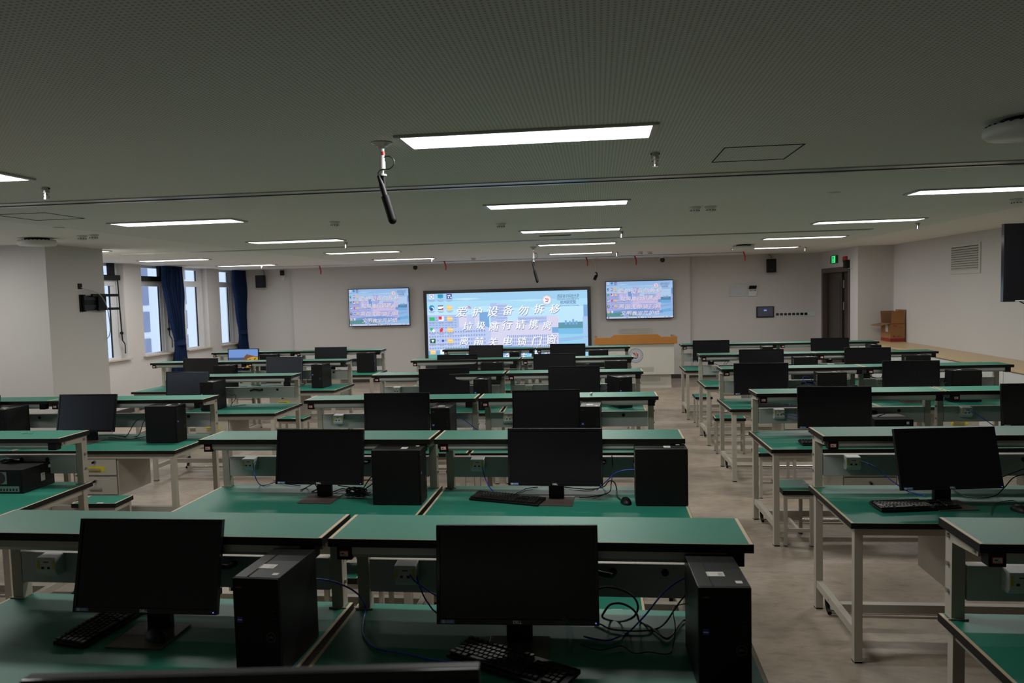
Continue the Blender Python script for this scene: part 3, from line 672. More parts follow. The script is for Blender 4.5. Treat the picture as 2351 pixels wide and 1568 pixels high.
# ------------------------------------------------------------------ keyboards and mice
def key_mesh():
    m = MB(); a, b = .5, .40
    v = [(-a, -a, 0), (a, -a, 0), (a, a, 0), (-a, a, 0), (-b, -b, 1), (b, -b, 1), (b, b, 1), (-b, b, 1)]
    m.add(v, [(3, 2, 1, 0), (4, 5, 6, 7), (0, 1, 5, 4), (1, 2, 6, 5), (2, 3, 7, 6), (3, 0, 4, 7)], 'key'); return m.mesh('keycap')
def make_keyboard():
    t = thing('keyboard', '', 'keyboard')
    m = MB().prism([(-.066, .002), (.066, .006), (.066, .022), (-.066, .012)], 'x', -.22, .22, 'black'); m.build('case', t, .003)
    me = key_mesh(); p = .019; keys = []
    x0 = -.214
    for i in range(13): keys.append((x0 + .009 + i * .0208, .054, .016))
    for i in range(14): keys.append((x0 + .009 + i * p, .030, .0165) if i < 13 else (x0 + .009 + 13 * p + .009, .030, .034))
    keys.append((x0 + .014, .011, .026)); keys += [(x0 + .038 + i * p, .011, .0165) for i in range(12)]; keys.append((x0 + .038 + 12 * p + .004, .011, .026))
    keys.append((x0 + .016, -.008, .030)); keys += [(x0 + .042 + i * p, -.008, .0165) for i in range(11)]; keys.append((x0 + .042 + 11 * p + .010, -.008, .037))
    keys.append((x0 + .021, -.027, .040)); keys += [(x0 + .052 + i * p, -.027, .0165) for i in range(10)]; keys.append((x0 + .052 + 10 * p + .015, -.027, .047))
    for xx, ww in ((.010, .022), (.034, .022), (.058, .022), (.129, .112), (.199, .022), (.223, .022), (.247, .022), (.271, .022)): keys.append((x0 + xx, -.046, ww))
    for r in (.030, .011): keys += [(.084 + i * p, r, .0165) for i in range(3)]
    keys += [(.103, -.027, .0165)] + [(.084 + i * p, -.046, .0165) for i in range(3)]
    for r in (.030, .011, -.008, -.027): keys += [(.152 + i * p, r, .0165) for i in range(3)]
    keys += [(.1615, -.046, .0355), (.190, -.046, .0165), (.209, .030, .0165)]
    for x, y, w in keys[:100]:
        link(me, 'key', t, (x, y, .0155 + (y + .066) / .132 * .0095)).scale = (w, .0165, .0055)
    return t
pk = make_keyboard(); usedK = False
for x, y, yaw, z, l in [(-.296, 2.36, -28, HD + .0065, 'black keyboard askew in front of the right monitor, first row, middle block'), (-1.862, 2.63, 85, HD, 'black keyboard turned endwise beside the left monitor, first row, middle block'),
                     (-.545, 4.35, -17, HD, 'black keyboard left of the right monitor, second row, middle block'), (1.69, 4.235, 9, HD + .0065, 'black keyboard below the monitor on the left desk, second row, right block'),
                     (1.76, 5.975, 0, HD, 'black keyboard at the aisle end of the left desk, third row, right block'), (1.80, 7.88, 2, HD, 'black keyboard at the aisle end of the left desk, fourth row, right block')]:
    o = copy_tree(pk) if usedK else pk; usedK = True
    o.location = (x, y, z); o.rotation_euler = (0, 0, R(yaw)); tag(o, l, 'keyboard', 'black keyboards')
for x, y, z, yaw, l in [(.146, 4.31, HD, 10, 'black mouse beside the right tower computer, second row, middle block'), (2.20, 4.19, HD, 20, 'black mouse on the left desk at the right edge of the photo'),
                     (-1.60, 2.49, HD + .006, 60, 'black mouse lying on the monitor stand, first row, middle block')]:
    t = thing('computer_mouse', l, 'mouse', (x, y, z), R(yaw), 'black computer mice')
    MB().sphere((0, 0, 0), 1, 'black', 18, 10, .031, .056, .034, .5, 1).build('shell', t)
    MB().cyl((-.004, -.03, .026), (.004, -.03, .026), .009, 'blackmat', n=12).build('wheel', t)

# ------------------------------------------------------------------ stools
def make_stool():
    t = thing('lab_stool', '', 'stool')
    m = MB(); slab(m, -.18, .18, -.12, .12, .432, .034); m.build('seat', t)
    MB().box(.02, .07, -.112, -.092, .432, .4325, 'paper').build('seat_label', t)
    for x in (-.155, .155):
        for y in (-.095, .095):
            MB().box(x - .0125, x + .0125, y - .0125, y + .0125, .008, .398, 'frame').box(x - .014, x + .014, y - .014, y + .014, 0, .008, 'blackmat').build('leg', t, .001)
    m = MB()
    for y in (-.095, .095): m.box(-.1425, .1425, y - .010, y + .010, .365, .398, 'frame')
    for x in (-.155, .155): m.box(x - .010, x + .010, -.0825, .0825, .365, .398, 'frame')
    m.build('seat_rail', t)
    for x in (-.155, .155): MB().box(x - .009, x + .009, -.0825, .0825, .11, .135, 'frame').build('stretcher', t)
    MB().box(-.146, .146, -.010, .010, .112, .133, 'frame').build('stretcher', t)
    return t
ps = make_stool(); usedS = False
for x, y, yaw, l in [(.025, 3.68, 0, 'green topped stool seen under the first row shelf, right of the right monitor'), (-1.36, 4.045, 0, 'green topped stool seen through the gap between the first row shelf posts'), (-2.21, 3.65, 0, 'green topped stool behind the left monitor, first row, middle block'), (-3.90, 5.47, 2, 'green topped stool under the left block, between second and third rows'), (-3.96, 9.42, -3, 'green topped stool at the aisle end of the fourth and fifth left rows'),
                     (1.488, 5.98, 90, 'green topped stool half under the left desk, third row, right block'), (1.64, 7.27, 4, 'green topped stool half hidden behind the left desk, third row, right block'),
                     (1.555, 9.22, -3, 'green topped stool beside the left desk, fifth row, right block'), (1.50, 11.13, 90, 'green topped stool beside the left desk, last row, right block')]:
    o = copy_tree(ps) if usedS else ps; usedS = True
    o.location = (x, y, 0); o.rotation_euler = (0, 0, R(yaw)); tag(o, l, 'stool', 'green topped lab stools')

# ------------------------------------------------------------------ cables
CABLES = [
    ('B1a', 'b', 0.0032, [(-1.026, 2.56, 0.957), (-1.012, 2.6, 0.941), (-0.977, 2.64, 0.915), (-0.934, 2.68, 0.874), (-0.908, 2.72, 0.824), (-0.917, 2.786, 0.757), (-0.882, 2.64, 0.757), (-0.858, 2.567, 0.757), (-0.813, 2.494, 0.757), (-0.783, 2.463, 0.757), (-0.751, 2.446, 0.757), (-0.659, 2.423, 0.757), (-0.568, 2.391, 0.757), (-0.497, 2.378, 0.757), (-0.471, 2.382, 0.757)], 'blue cable running from the left tower to the keyboard, first row, middle block'),
    ('B1b', 'b', 0.003, [(-0.728, 2.765, 0.917), (-0.723, 2.738, 0.914), (-0.702, 2.71, 0.903), (-0.671, 2.683, 0.893), (-0.638, 2.655, 0.888), (-0.608, 2.627, 0.883), (-0.579, 2.6, 0.882)], 'upper of two blue cables from the white socket box, first row, middle block'),
    ('B1c', 'b', 0.003, [(-0.703, 2.765, 0.915), (-0.695, 2.738, 0.901), (-0.678, 2.71, 0.876), (-0.655, 2.683, 0.846), (-0.632, 2.655, 0.832), (-0.612, 2.627, 0.825), (-0.587, 2.6, 0.821)], 'lower of two blue cables from the white socket box, first row, middle block'),
    ('B1d', 'b', 0.003, [(0.296, 2.55, 0.993), (0.29, 2.543, 0.994), (0.27, 2.536, 0.989), (0.241, 2.529, 0.974), (0.206, 2.521, 0.947), (0.176, 2.514, 0.914), (0.15, 2.507, 0.883), (0.121, 2.5, 0.853), (0.093, 2.637, 0.757), (0.059, 2.596, 0.757), (0.017, 2.564, 0.757), (-0.028, 2.571, 0.757), (-0.067, 2.589, 0.757)], 'blue cable curving from the right tower, first row, middle block'),
    ('B1e', 'k', 0.0038, [(-0.018, 2.58, 0.93), (0.014, 2.58, 0.939), (0.061, 2.58, 0.932), (0.102, 2.58, 0.912), (0.121, 2.58, 0.882), (0.119, 2.58, 0.854), (0.101, 2.58, 0.831), (0.066, 2.717, 0.757), (0.025, 2.726, 0.757), (0.0, 2.55, 0.845), (0.007, 2.554, 0.863), (0.027, 2.558, 0.886), (0.06, 2.562, 0.89), (0.095, 2.566, 0.875), (0.118, 2.57, 0.849), (0.134, 2.724, 0.757), (0.165, 2.683, 0.757), (0.192, 2.629, 0.757), (0.216, 2.588, 0.757), (0.238, 2.609, 0.757), (0.266, 2.681, 0.757), (0.294, 2.74, 0.757), (0.315, 2.726, 0.757)], 'thick black cable in loops left of the right tower, first row, middle block'),
    ('B1f', 'k', 0.003, [(-0.029, 2.707, 0.757), (-0.006, 2.688, 0.757), (0.033, 2.651, 0.757), (0.103, 2.641, 0.757), (0.157, 2.648, 0.757), (0.198, 2.671, 0.757), (0.214, 2.53, 0.843), (0.244, 2.537, 0.885), (0.271, 2.543, 0.921), (0.295, 2.55, 0.953)], 'black cable curving up to the right tower, first row, middle block'),
    ('B1g', 'k', 0.002, [(-0.081, 2.532, 0.757), (-0.019, 2.491, 0.757), (0.024, 2.506, 0.757), (0.065, 2.524, 0.757), (0.101, 2.476, 0.757), (0.152, 2.485, 0.757), (0.214, 2.476, 0.757), (0.238, 2.547, 0.757), (0.233, 2.42, 0.873), (0.231, 2.463, 0.901), (0.241, 2.507, 0.906), (0.294, 2.55, 0.901)], 'thin black cable with a square bend before the right tower, first row'),
    ('B2a', 'b', 0.003, [(-2.191, 4.58, 0.935), (-2.191, 4.54, 0.929), (-2.174, 4.5, 0.906), (-2.141, 4.46, 0.85), (-2.224, 4.684, 0.757), (-2.179, 4.663, 0.757), (-2.143, 4.731, 0.757), (-2.055, 4.697, 0.757), (-1.933, 4.653, 0.757)], 'blue cable hanging from the left socket box, second row, middle block'),
    ('B2b', 'b', 0.003, [(-0.725, 4.6, 0.917), (-0.716, 4.55, 0.882), (-0.683, 4.5, 0.813), (-0.639, 4.499, 0.757), (-0.577, 4.44, 0.757), (-0.517, 4.465, 0.757), (-0.457, 4.594, 0.757), (-0.386, 4.637, 0.757)], 'blue cable looping from the right socket box, second row, middle block'),
    ('B2c', 'b', 0.003, [(0.203, 4.31, 0.944), (0.191, 4.328, 0.939), (0.138, 4.346, 0.931), (0.087, 4.364, 0.909), (0.034, 4.382, 0.855), (-0.02, 4.4, 0.801)], 'blue cable from the right tower ports, second row, middle block'),
    ('B2d', 'k', 0.0035, [(-0.22, 4.638, 0.757), (-0.074, 4.588, 0.757), (0.018, 4.641, 0.757), (0.047, 4.42, 0.846), (0.07, 4.42, 0.851), (0.088, 4.42, 0.835), (0.101, 4.569, 0.757), (0.1, 4.44, 0.757), (0.115, 4.365, 0.757)], 'black cable leading to the mouse, second row, middle block'),
    ('B2e', 'k', 0.003, [(0.074, 4.5, 0.984), (0.076, 4.45, 0.906), (0.065, 4.4, 0.84), (0.052, 4.518, 0.757), (-0.046, 4.419, 0.757), (-0.123, 4.398, 0.757)], 'black cable hanging behind the mouse, second row, middle block'),
    ('B2f', 'k', 0.0035, [(-1.889, 4.545, 0.757), (-1.876, 4.62, 0.757), (-1.781, 4.45, 0.815), (-1.758, 4.45, 0.823), (-1.793, 4.578, 0.757), (-1.795, 4.493, 0.757), (-1.671, 4.495, 0.757), (-1.616, 4.58, 0.757), (-1.471, 4.396, 0.757), (-1.42, 4.498, 0.757)], 'black cables behind the left monitor stand, second row, middle block'),
    ('B3a', 'b', 0.003, [(-1.216, 6.2, 0.981), (-1.192, 6.225, 0.959), (-1.111, 6.25, 0.897), (-1.034, 6.275, 0.829), (-0.978, 6.3, 0.768)], 'blue cable behind the left tower, third row, middle block'),
    ('C2a', 'b', 0.003, [(1.525, 4.6, 0.927), (1.589, 4.567, 0.905), (1.65, 4.533, 0.851), (1.708, 4.5, 0.806), (1.782, 4.561, 0.757), (1.84, 4.467, 0.757)], 'blue cable from the socket box to the monitor, second row, right block'),
    ('C2b', 'k', 0.0032, [(2.237, 4.45, 0.87), (2.392, 4.525, 0.899), (2.499, 4.6, 0.907)], 'straight black cable right of the monitor, second row, right block'),
    ('C2c', 'k', 0.0032, [(2.048, 4.594, 0.757), (2.043, 4.452, 0.757), (2.112, 4.425, 0.757), (2.219, 4.482, 0.757), (2.224, 4.4, 0.821), (2.268, 4.4, 0.875), (2.313, 4.4, 0.894), (2.391, 4.4, 0.907)], 'black cable below the monitor, second row, right block'),
    ('C2d', 'k', 0.002, [(2.017, 4.113, 0.757), (2.099, 4.26, 0.757), (2.187, 4.347, 0.757), (2.263, 4.366, 0.757), (2.217, 4.213, 0.757)], 'thin black mouse cable, second row, right block'),
    ('C3a', 'b', 0.003, [(1.506, 6.43, 0.919), (1.567, 6.407, 0.906), (1.627, 6.383, 0.897), (1.685, 6.36, 0.888)], 'blue cable from the left socket box, third row, right block'),
    ('C3b', 'b', 0.003, [(2.953, 6.43, 0.935), (3.006, 6.387, 0.913), (3.1, 6.343, 0.835), (3.129, 6.3, 0.811)], 'blue cable from the right socket box, third row, right block'),
    ('C4a', 'b', 0.003, [(2.339, 8.32, 0.861), (2.294, 8.303, 0.91), (2.244, 8.286, 0.988), (2.193, 8.269, 1.016), (2.157, 8.251, 1.007), (2.164, 8.234, 0.962), (2.221, 8.217, 0.931), (2.283, 8.2, 0.928)], 'blue cable in a loop beside the left tower, fourth row, right block'),
    ('C4b', 'b', 0.003, [(3.842, 8.36, 1.075), (3.909, 8.345, 1.075), (3.969, 8.33, 1.029), (3.97, 8.315, 0.968), (3.938, 8.3, 0.913)], 'blue cable arching over the right tower, fourth row, right block'),
    ('A3a', 'k', 0.0035, [(-4.6, 6.45, 0.757), (-4.452, 6.47, 0.757), (-4.3, 6.4, 0.757), (-4.098, 6.25, 0.919), (-4.011, 6.28, 0.971)], 'upper black cable between monitor and tower, third row, left block'),
    ('A3b', 'k', 0.0035, [(-4.399, 6.447, 0.757), (-4.2, 6.42, 0.757), (-4.027, 6.25, 0.907), (-3.995, 6.28, 0.956)], 'middle black cable between monitor and tower, third row, left block'),
    ('A3c', 'k', 0.003, [(-4.44, 6.364, 0.757), (-4.199, 6.256, 0.757), (-4.133, 6.315, 0.757), (-4.103, 6.44, 0.757)], 'lower black cable between monitor and tower, third row, left block'),
    ('A4a', 'k', 0.0035, [(-4.246, 8.25, 0.922), (-4.203, 8.233, 0.883), (-4.148, 8.217, 0.895), (-4.135, 8.2, 0.852), (-4.232, 8.267, 0.757), (-4.151, 8.296, 0.757), (-4.097, 8.362, 0.757)], 'black cable right of the tower, fourth row, left block'),
    ('A2w', 'k', 0.001, [(-3.858, 4.632, 1.111), (-3.845, 4.663, 1.111), (-3.793, 4.63, 1.111), (-3.812, 4.678, 1.111), (-3.852, 4.736, 1.111)], 'thin bent wire lying on the shelf, second row, left block'),
]
for nm, kind, r, pts, l in CABLES:
    k = 'bluecable' if kind == 'b' else 'blackcable'
    tag(MB().tube(pts, r, k, 8, 6).build('network_cable' if kind == 'b' else 'cable'), l, 'cable', 'blue network cables' if kind == 'b' else 'black cables')
m = MB(); rb = random.Random(8)
for q in range(5):
    pts = []
    for i in range(14):
        a = i * .9 + q; e = .6 + .4 * rb.random(); pts.append((.075 * e * cos(a), .045 * e * sin(a), .012 + .05 * rb.random() * (1 if q else .4)))
    m.tube(pts, .0038, 'blackcable', 7, 5)
tag(m.build('cable_bundle', None, 0, (-1.475, 4.40, HD)), 'bunched black cables left of the left tower, second row, middle block', 'cable')
m = MB(); n = 12; vs = []
for i in range(n + 1):
    a = i / n; vs += [(-.012 + .012 * sin(a * 2.5), .004 * sin(a * 5), -.13 * a), (.012 + .012 * sin(a * 2.5), .004 * sin(a * 5) + .003, -.13 * a)]
m.add(vs, [(2 * i, 2 * i + 1, 2 * i + 3, 2 * i + 2) for i in range(n)], 'glass', True)
o = m.build('plastic_film', None, 0, (-.12, 2.44, .885)); sm = o.modifiers.new('thickness', 'SOLIDIFY'); sm.thickness = .0004
tag(o, 'clear plastic film strip hanging under the right monitor, first row, middle block', 'film')
# short black leads behind the farther monitors
rc = random.Random(11)
for k, x, y, yaw, tl in MONS:
    if k in ('B1L', 'B1R', 'B2R', 'C2L', 'A3R'): continue
    row = int(k[1]); bk = DESK.get((k[0], row, k[2]))
    if bk is None: continue
    yb = bk.location.y
    for n in range(2):
        x1 = x + rc.uniform(.30, .46); a = rc.uniform(.0, .05)
        pts = [(x + .06, y + .10, .80), (x + .13 + a, y + .16, .765), (x + .2, y + .10 + a, .757), (x + .27, y + .17, .80 + n * .05), (x1, y + .14, .87 + n * .06)]
        pts = [(p[0], min(p[1], yb - .09), p[2]) for p in pts]
        tag(MB().tube(pts, .0035, 'blackcable', 6, 5).build('cable'), 'black cables behind the monitor ' + where(k[0], row, k[2]), 'cable', 'black cables ' + where(k[0], row, k[2]))

# ------------------------------------------------------------------ screens on the front wall
def ucol(name, c, s): G[name] = glow(name, c, s); return name
def display_picture(scr, Wd, Hd, s, tag_, y, tint=(1, 1, 1)):
    """the projected desktop picture: campus view, icons, four lines of lettering, emblem; all flat on the screen"""
    K = {n: ucol('lit_%s_%s' % (n, tag_), tuple(min(255, a * b) for a, b in zip(c, tint)), s) for n, c in dict(sky=(172, 220, 246), sky2=(190, 230, 250), sky3=(160, 208, 242), lav=(190, 204, 240), lav2=(174, 196, 238), blue=(120, 170, 222), pink=(216, 214, 240), win=(140, 168, 222), lake=(120, 190, 232), lake2=(150, 210, 240),
         tree=(90, 150, 170), lawn=(90, 160, 150), road=(150, 190, 235), wht=(248, 250, 255), ink=(70, 85, 120), shade=(95, 112, 160), yel=(250, 205, 110), teal=(30, 150, 190), grn=(40, 190, 110), redd=(225, 50, 60), navy=(50, 70, 160), dkg=(10, 95, 60), bar=(205, 225, 245), txt=(150, 165, 195), magenta=(215, 80, 140)).items()}
    def P(u, v, e): return ((u - .5) * Wd, y - e * .0006, (.5 - v) * Hd)
    def Q(m, u0, v0, u1, v1, k, e): m.add([P(u0, v0, e), P(u1, v0, e), P(u1, v1, e), P(u0, v1, e)], [(0, 1, 2, 3)], K[k])
    def PG(m, pts, k, e): m.add([P(u, v, e) for u, v in pts], [tuple(range(len(pts)))], K[k])
    def disc(m, u, v, r, k, e, a0=0, a1=2 * pi, r0=0, n=20):
        pts = []
        for i in range(n + 1):
            a = a0 + (a1 - a0) * i / n; pts.append((u + r * cos(a) / Wd, v - r * sin(a) / Hd))
        if r0:
            for i in range(n, -1, -1):
                a = a0 + (a1 - a0) * i / n; pts.append((u + r0 * cos(a) / Wd, v - r0 * sin(a) / Hd))
            for i in range(n): PG(m, [pts[i], pts[i + 1], pts[2 * n - i], pts[2 * n + 1 - i]], k, e)
        else: PG(m, pts[:-1], k, e)
    m = MB()
    for i, k in enumerate(('sky3', 'sky', 'sky2', 'sky2', 'sky')): Q(m, 0, i * .11, 1, (i + 1) * .11, k, 0)
    for u, v, w in ((.15, .08, .2), (.5, .12, .3), (.8, .3, .2), (.3, .2, .12)): PG(m, [(u, v), (u + w * .5, v - .015), (u + w, v), (u + w * .5, v + .02)], 'sky2', 1)
    Q(m, 0, .55, 1, 1, 'lake2', 0)
    PG(m, [(.82, .44), (1, .43), (1, .52), (.82, .52)], 'tree', 1); Q(m, .82, .52, 1, .60, 'lake', 1); Q(m, .82, .60, 1, .78, 'lake2', 1); PG(m, [(.8, .66), (1, .62), (1, .66), (.8, .72)], 'road', 2); PG(m, [(.75, .80), (1, .74), (1, .82), (.78, .86)], 'lake', 2)
    for u, h in ((.86, .06), (.885, .05), (.905, .075), (.925, .05)): Q(m, u, .47 - h, u + .012, .47, 'blue', 2)
    Q(m, .975, .20, 1, .36, 'blue', 2); Q(m, .97, .36, 1, .80, 'lav2', 2)
    Q(m, 0, .30, .20, .56, 'lav2', 2); Q(m, .20, .32, .33, .58, 'pink', 2); Q(m, .33, .27, .39, .56, 'blue', 3); Q(m, .25, .30, .30, .56, 'lav', 3)
    Q(m, .40, .15, .445, .44, 'lav2', 3); Q(m, .435, .16, .505, .44, 'lav', 4); Q(m, .41, .40, .60, .46, 'pink', 4)
    Q(m, .57, .34, .75, .47, 'lav', 4); Q(m, .75, .34, .82, .60, 'pink', 4); Q(m, .40, .46, .82, .80, 'pink', 5); Q(m, .78, .50, .82, .58, 'blue', 6)
    PG(m, [(0, .50), (.36, .46), (.40, .50), (.40, .80), (.1, .84), (0, .82)], 'lav', 5); PG(m, [(.0, .80), (.5, .74), (.85, .80), (.85, .86), (.3, .88), (0, .92)], 'blue', 6)
    for j in range(6):
        for i in range(20): Q(m, .438 + i * .0033, .18 + j * .042, .4400 + i * .0033, .205 + j * .042, 'win', 6)
    for j in range(4):
        for i in range(26): Q(m, .50 + i * .012, .60 + j * .048, .507 + i * .012, .635 + j * .048, 'win', 7)
    for j in range(2):
        for i in range(24): Q(m, .575 + i * .0072, .36 + j * .045, .5790 + i * .0072, .39 + j * .045, 'win', 7)
    for j in range(5):
        for i in range(22): Q(m, .008 + i * .0165, .535 + j * .055 - i * .0008, .018 + i * .0165, .560 + j * .055 - i * .0008, 'win', 7)
    for j in range(5):
        for i in range(9): Q(m, .01 + i * .02, .33 + j * .035, .024 + i * .02, .345 + j * .035, 'win', 4)
    for j in range(9): Q(m, .974, .40 + j * .042, .998, .42 + j * .042, 'lake2', 4)
    PG(m, [(0, .86), (.28, .82), (.42, .90), (.5, .96), (0, .96)], 'lawn', 7); PG(m, [(.24, .86), (.34, .82), (.30, .88), (.36, .96), (.26, .96)], 'road', 8)
    Q(m, 0, .95, 1, 1, 'bar', 9)
    for u, k in ((.31, 'teal'), (.47, 'ink'), (.505, 'ink'), (.54, 'yel'), (.575, 'teal'), (.61, 'navy'), (.645, 'txt'), (.68, 'redd'), (.03, 'ink'), (.88, 'txt'), (.93, 'txt'), (.95, 'txt')): Q(m, u - .008, .965, u + .008, .988, k, 10)
    scr_o = scr; m.build('campus_wallpaper', scr_o)
    # icons
    m = MB(); cols = (.030, .087, .143); rows = (.04, .195, .35, .505, .66, .815); iw, ih = .017, .032
    def folder(u, v): Q(m, u - iw, v - ih, u - .002, v, 'yel', 10); Q(m, u - iw, v - ih * .6, u + iw, v + ih, 'yel', 11); Q(m, u - iw, v - ih * .2, u + iw, v - ih * .05, 'wht', 12)
    for r in (1, 2, 3, 4):
        folder(cols[2], rows[r]); m.build('desktop_icon', scr_o); m = MB()
    folder(cols[0], rows[5])
    m.build('desktop_icon', scr_o); m = MB()
    Q(m, cols[0] - iw * .8, rows[0] - ih, cols[0] + iw * .8, rows[0] + ih, 'wht', 10); disc(m, cols[0], rows[0], .012 * Wd, 'txt', 11, 0, 2 * pi, .007 * Wd)
    m.build('desktop_icon', scr_o); m = MB()
    Q(m, cols[1] - iw, rows[0] - ih, cols[1] + iw, rows[0] + ih * .6, 'teal', 10); Q(m, cols[1] - iw * .4, rows[0] + ih * .6, cols[1] + iw * .4, rows[0] + ih, 'txt', 10)
    m.build('desktop_icon', scr_o); m = MB()
    Q(m, cols[2] - iw, rows[0] - ih * 1.1, cols[2] + iw, rows[0] + ih * 1.1, 'navy', 10)
    for a, b in ((-.6, -.5), (0, -.6), (.4, .2), (-.5, .3)): Q(m, cols[2] + a * iw, rows[0] + b * ih, cols[2] + (a + .45) * iw, rows[0] + (b + .5) * ih, 'wht', 11)
    m.build('desktop_icon', scr_o); m = MB()
    disc(m, cols[0], rows[1], .017 * Wd, 'teal', 10); disc(m, cols[0] + .004, rows[1] + .008, .009 * Wd, 'wht', 11); disc(m, cols[0] - .002, rows[1] + .02, .010 * Wd, 'navy', 12)
    m.build('desktop_icon', scr_o); m = MB()
    Q(m, cols[1] - iw, rows[1] - ih, cols[1] + iw, rows[1] + ih, 'wht', 10); Q(m, cols[1] - iw, rows[1] - ih, cols[1] + iw, rows[1] - ih * .5, 'ink', 11); Q(m, cols[1] - iw, rows[1] + ih * .5, cols[1] + iw * .5, rows[1] + ih, 'ink', 11); Q(m, cols[1] + iw * .4, rows[1] + ih * .2, cols[1] + iw, rows[1] + ih, 'redd', 12)
    m.build('desktop_icon', scr_o); m = MB()
    Q(m, cols[0] - iw, rows[2] - ih * .7, cols[0] + iw, rows[2] + ih * .8, 'grn', 10)
    m.build('desktop_icon', scr_o); m = MB()
    Q(m, cols[1] - iw * .9, rows[2] - ih, cols[1] + iw, rows[2] + ih, 'wht', 10); Q(m, cols[1] - iw * .9, rows[2] - ih, cols[1] + iw * .3, rows[2] + ih * .4, 'redd', 11)
    m.build('desktop_icon', scr_o); m = MB()
    disc(m, cols[0] - .006, rows[3] - .01, .010 * Wd, 'grn', 10); disc(m, cols[0] + .007, rows[3] + .012, .009 * Wd, 'wht', 11)
    m.build('desktop_icon', scr_o); m = MB()
    PG(m, [(cols[1] - iw * .6, rows[3] + ih), (cols[1] - iw * .7, rows[3]), (cols[1] + iw * .3, rows[3] - ih * 1.1), (cols[1] + iw * .7, rows[3]), (cols[1] + iw * .2, rows[3] + ih)], 'redd', 10)
    m.build('desktop_icon', scr_o); m = MB()
    Q(m, cols[0] - iw, rows[4] - ih, cols[0] + iw, rows[4] + ih, 'dkg', 10); PG(m, [(cols[0] - iw * .6, rows[4] - ih * .5), (cols[0] + iw * .6, rows[4] - ih * .5), (cols[0], rows[4] + ih * .7)], 'wht', 11)
    m.build('desktop_icon', scr_o); m = MB()
    Q(m, cols[1] - iw, rows[4] - ih, cols[1] + iw * .3, rows[4] + ih, 'lav2', 10); disc(m, cols[1] + .008, rows[4], .008 * Wd, 'navy', 11)
    m.build('desktop_icon', scr_o); m = MB()
    Q(m, cols[1] - iw * .7, rows[5] - ih, cols[1] + iw * .7, rows[5] + ih, 'wht', 10)
    m.build('desktop_icon', scr_o); m = MB()
    disc(m, cols[0] + .004, .95, .009 * Wd, 'redd', 12)
    m.build('desktop_icon', scr_o); m = MB()
    for c in cols:
        for r in rows[:5]: Q(m, c - .022, r + .045, c + .022, r + .054, 'txt', 10); Q(m, c - .014, r + .062, c + .014, r + .070, 'txt', 10)
    m.build('icon_captions', scr_o); m = MB()
    for r0 in (.006, .011, .016): disc(m, .262, .215, r0 * Wd, 'magenta', 10, -.2, pi / 2 + .2, (r0 - .003) * Wd, 10)
    m.build('desktop_icon', scr_o)
    # slogan: four lines of seven characters
    lines = [('爱护设备勿拆移', .215, .795, .265), ('垃圾随行请携离', .25, .745, .475), ('离前关电锁门窗', .225, .77, .685), ('文明教室共护惜', .25, .755, .875)]
    m = MB(); jit = random.Random(5)
    for body, u0, u1, v in lines:
        for i, ch in enumerate(body):
            u = u0 + (u1 - u0) * i / 6; sc = (.152 if i in (0, 2, 3) and v < .4 else .135) * Hd * jit.uniform(.94, 1.06); w = jit.uniform(-.014, .014)
            me = text_mesh(ch, sc, K['wht'], shear=.22)
            T = Matrix.Translation(P(u, v + w, 16)) @ FACE @ Matrix.Scale(1.05 * Hd / (Wd / 2.25) if False else 1.05, 4, (1, 0, 0))
            T2 = Matrix.Translation(P(u + .0028, v + w + .009, 14)) @ FACE @ Matrix.Scale(1.05, 4, (1, 0, 0))
            merge_text(m, me, T2, K['shade'])
            for dx, dz, dy in ((-.022, 0, 0), (0, .010, -.0001), (.022, 0, -.0002)):
                S = Matrix.Translation((dx * sc, dy, dz * sc)); merge_text(m, me, S @ T, K['wht'])
            bpy.data.meshes.remove(me)
    m.build('slogan_lettering', scr_o)
    # university emblem and name
    m = MB(); eu, ev, er = .752, .125, .066 * Hd / .98
    disc(m, eu, ev, er, 'wht', 10, n=36); disc(m, eu, ev, er, 'ink', 11, 0, 2 * pi, er * .96, 36); disc(m, eu, ev, er * .72, 'txt', 11, 0, 2 * pi, er * .69, 36)
    for a in range(26): disc(m, eu + er * .84 * cos(a * pi / 13) / Wd, ev + er * .84 * sin(a * pi / 13) / Hd, er * .055, 'ink', 12, n=6)
    def EP(pts, k, e): PG(m, [(eu + er * a / Wd, ev - er * b / Hd) for a, b in pts], k, e)
    EP([(-.45, .38), (-.18, .42), (.0, .15), (.0, -.22), (-.10, .08)], 'redd', 13); EP([(-.05, .5), (.14, .42), (.16, .1), (.08, -.22), (.06, .2)], 'redd', 13); EP([(.2, .38), (.38, .18), (.32, -.1), (.12, -.22), (.22, .1)], 'redd', 13)
    EP([(-.42, -.2), (-.2, -.42), (.12, -.44), (.44, -.12), (.16, -.26), (-.15, -.26)], 'navy', 13)
    m.build('emblem', scr_o)
    m = MB()
    for body, u, v, sz, k, sh, of in (('西安电子科技大学', .882, .082, .052, 'ink', .25, .0), ('XIDIAN UNIVERSITY', .882, .122, .031, 'ink', 0, .0), ('杭州研究院', .882, .166, .046, 'navy', 0, .01), ('Hangzhou Institute of Technology', .882, .206, .020, 'ink', 0, .0)):
        me = text_mesh(body, sz * Hd * 1.15, K[k], shear=sh, offset=of * sz * Hd); ww = max(v_.co.x for v_ in me.vertices) - min(v_.co.x for v_ in me.vertices)
        tgt = (.135 if body[0] != '杭' else .095) * Wd; T = Matrix.Translation(P(u, v, 12)) @ FACE @ Matrix.Scale(tgt / ww, 4, (1, 0, 0)); merge_text(m, me, T, K[k]); bpy.data.meshes.remove(me)
    m.build('institute_lettering', scr_o)

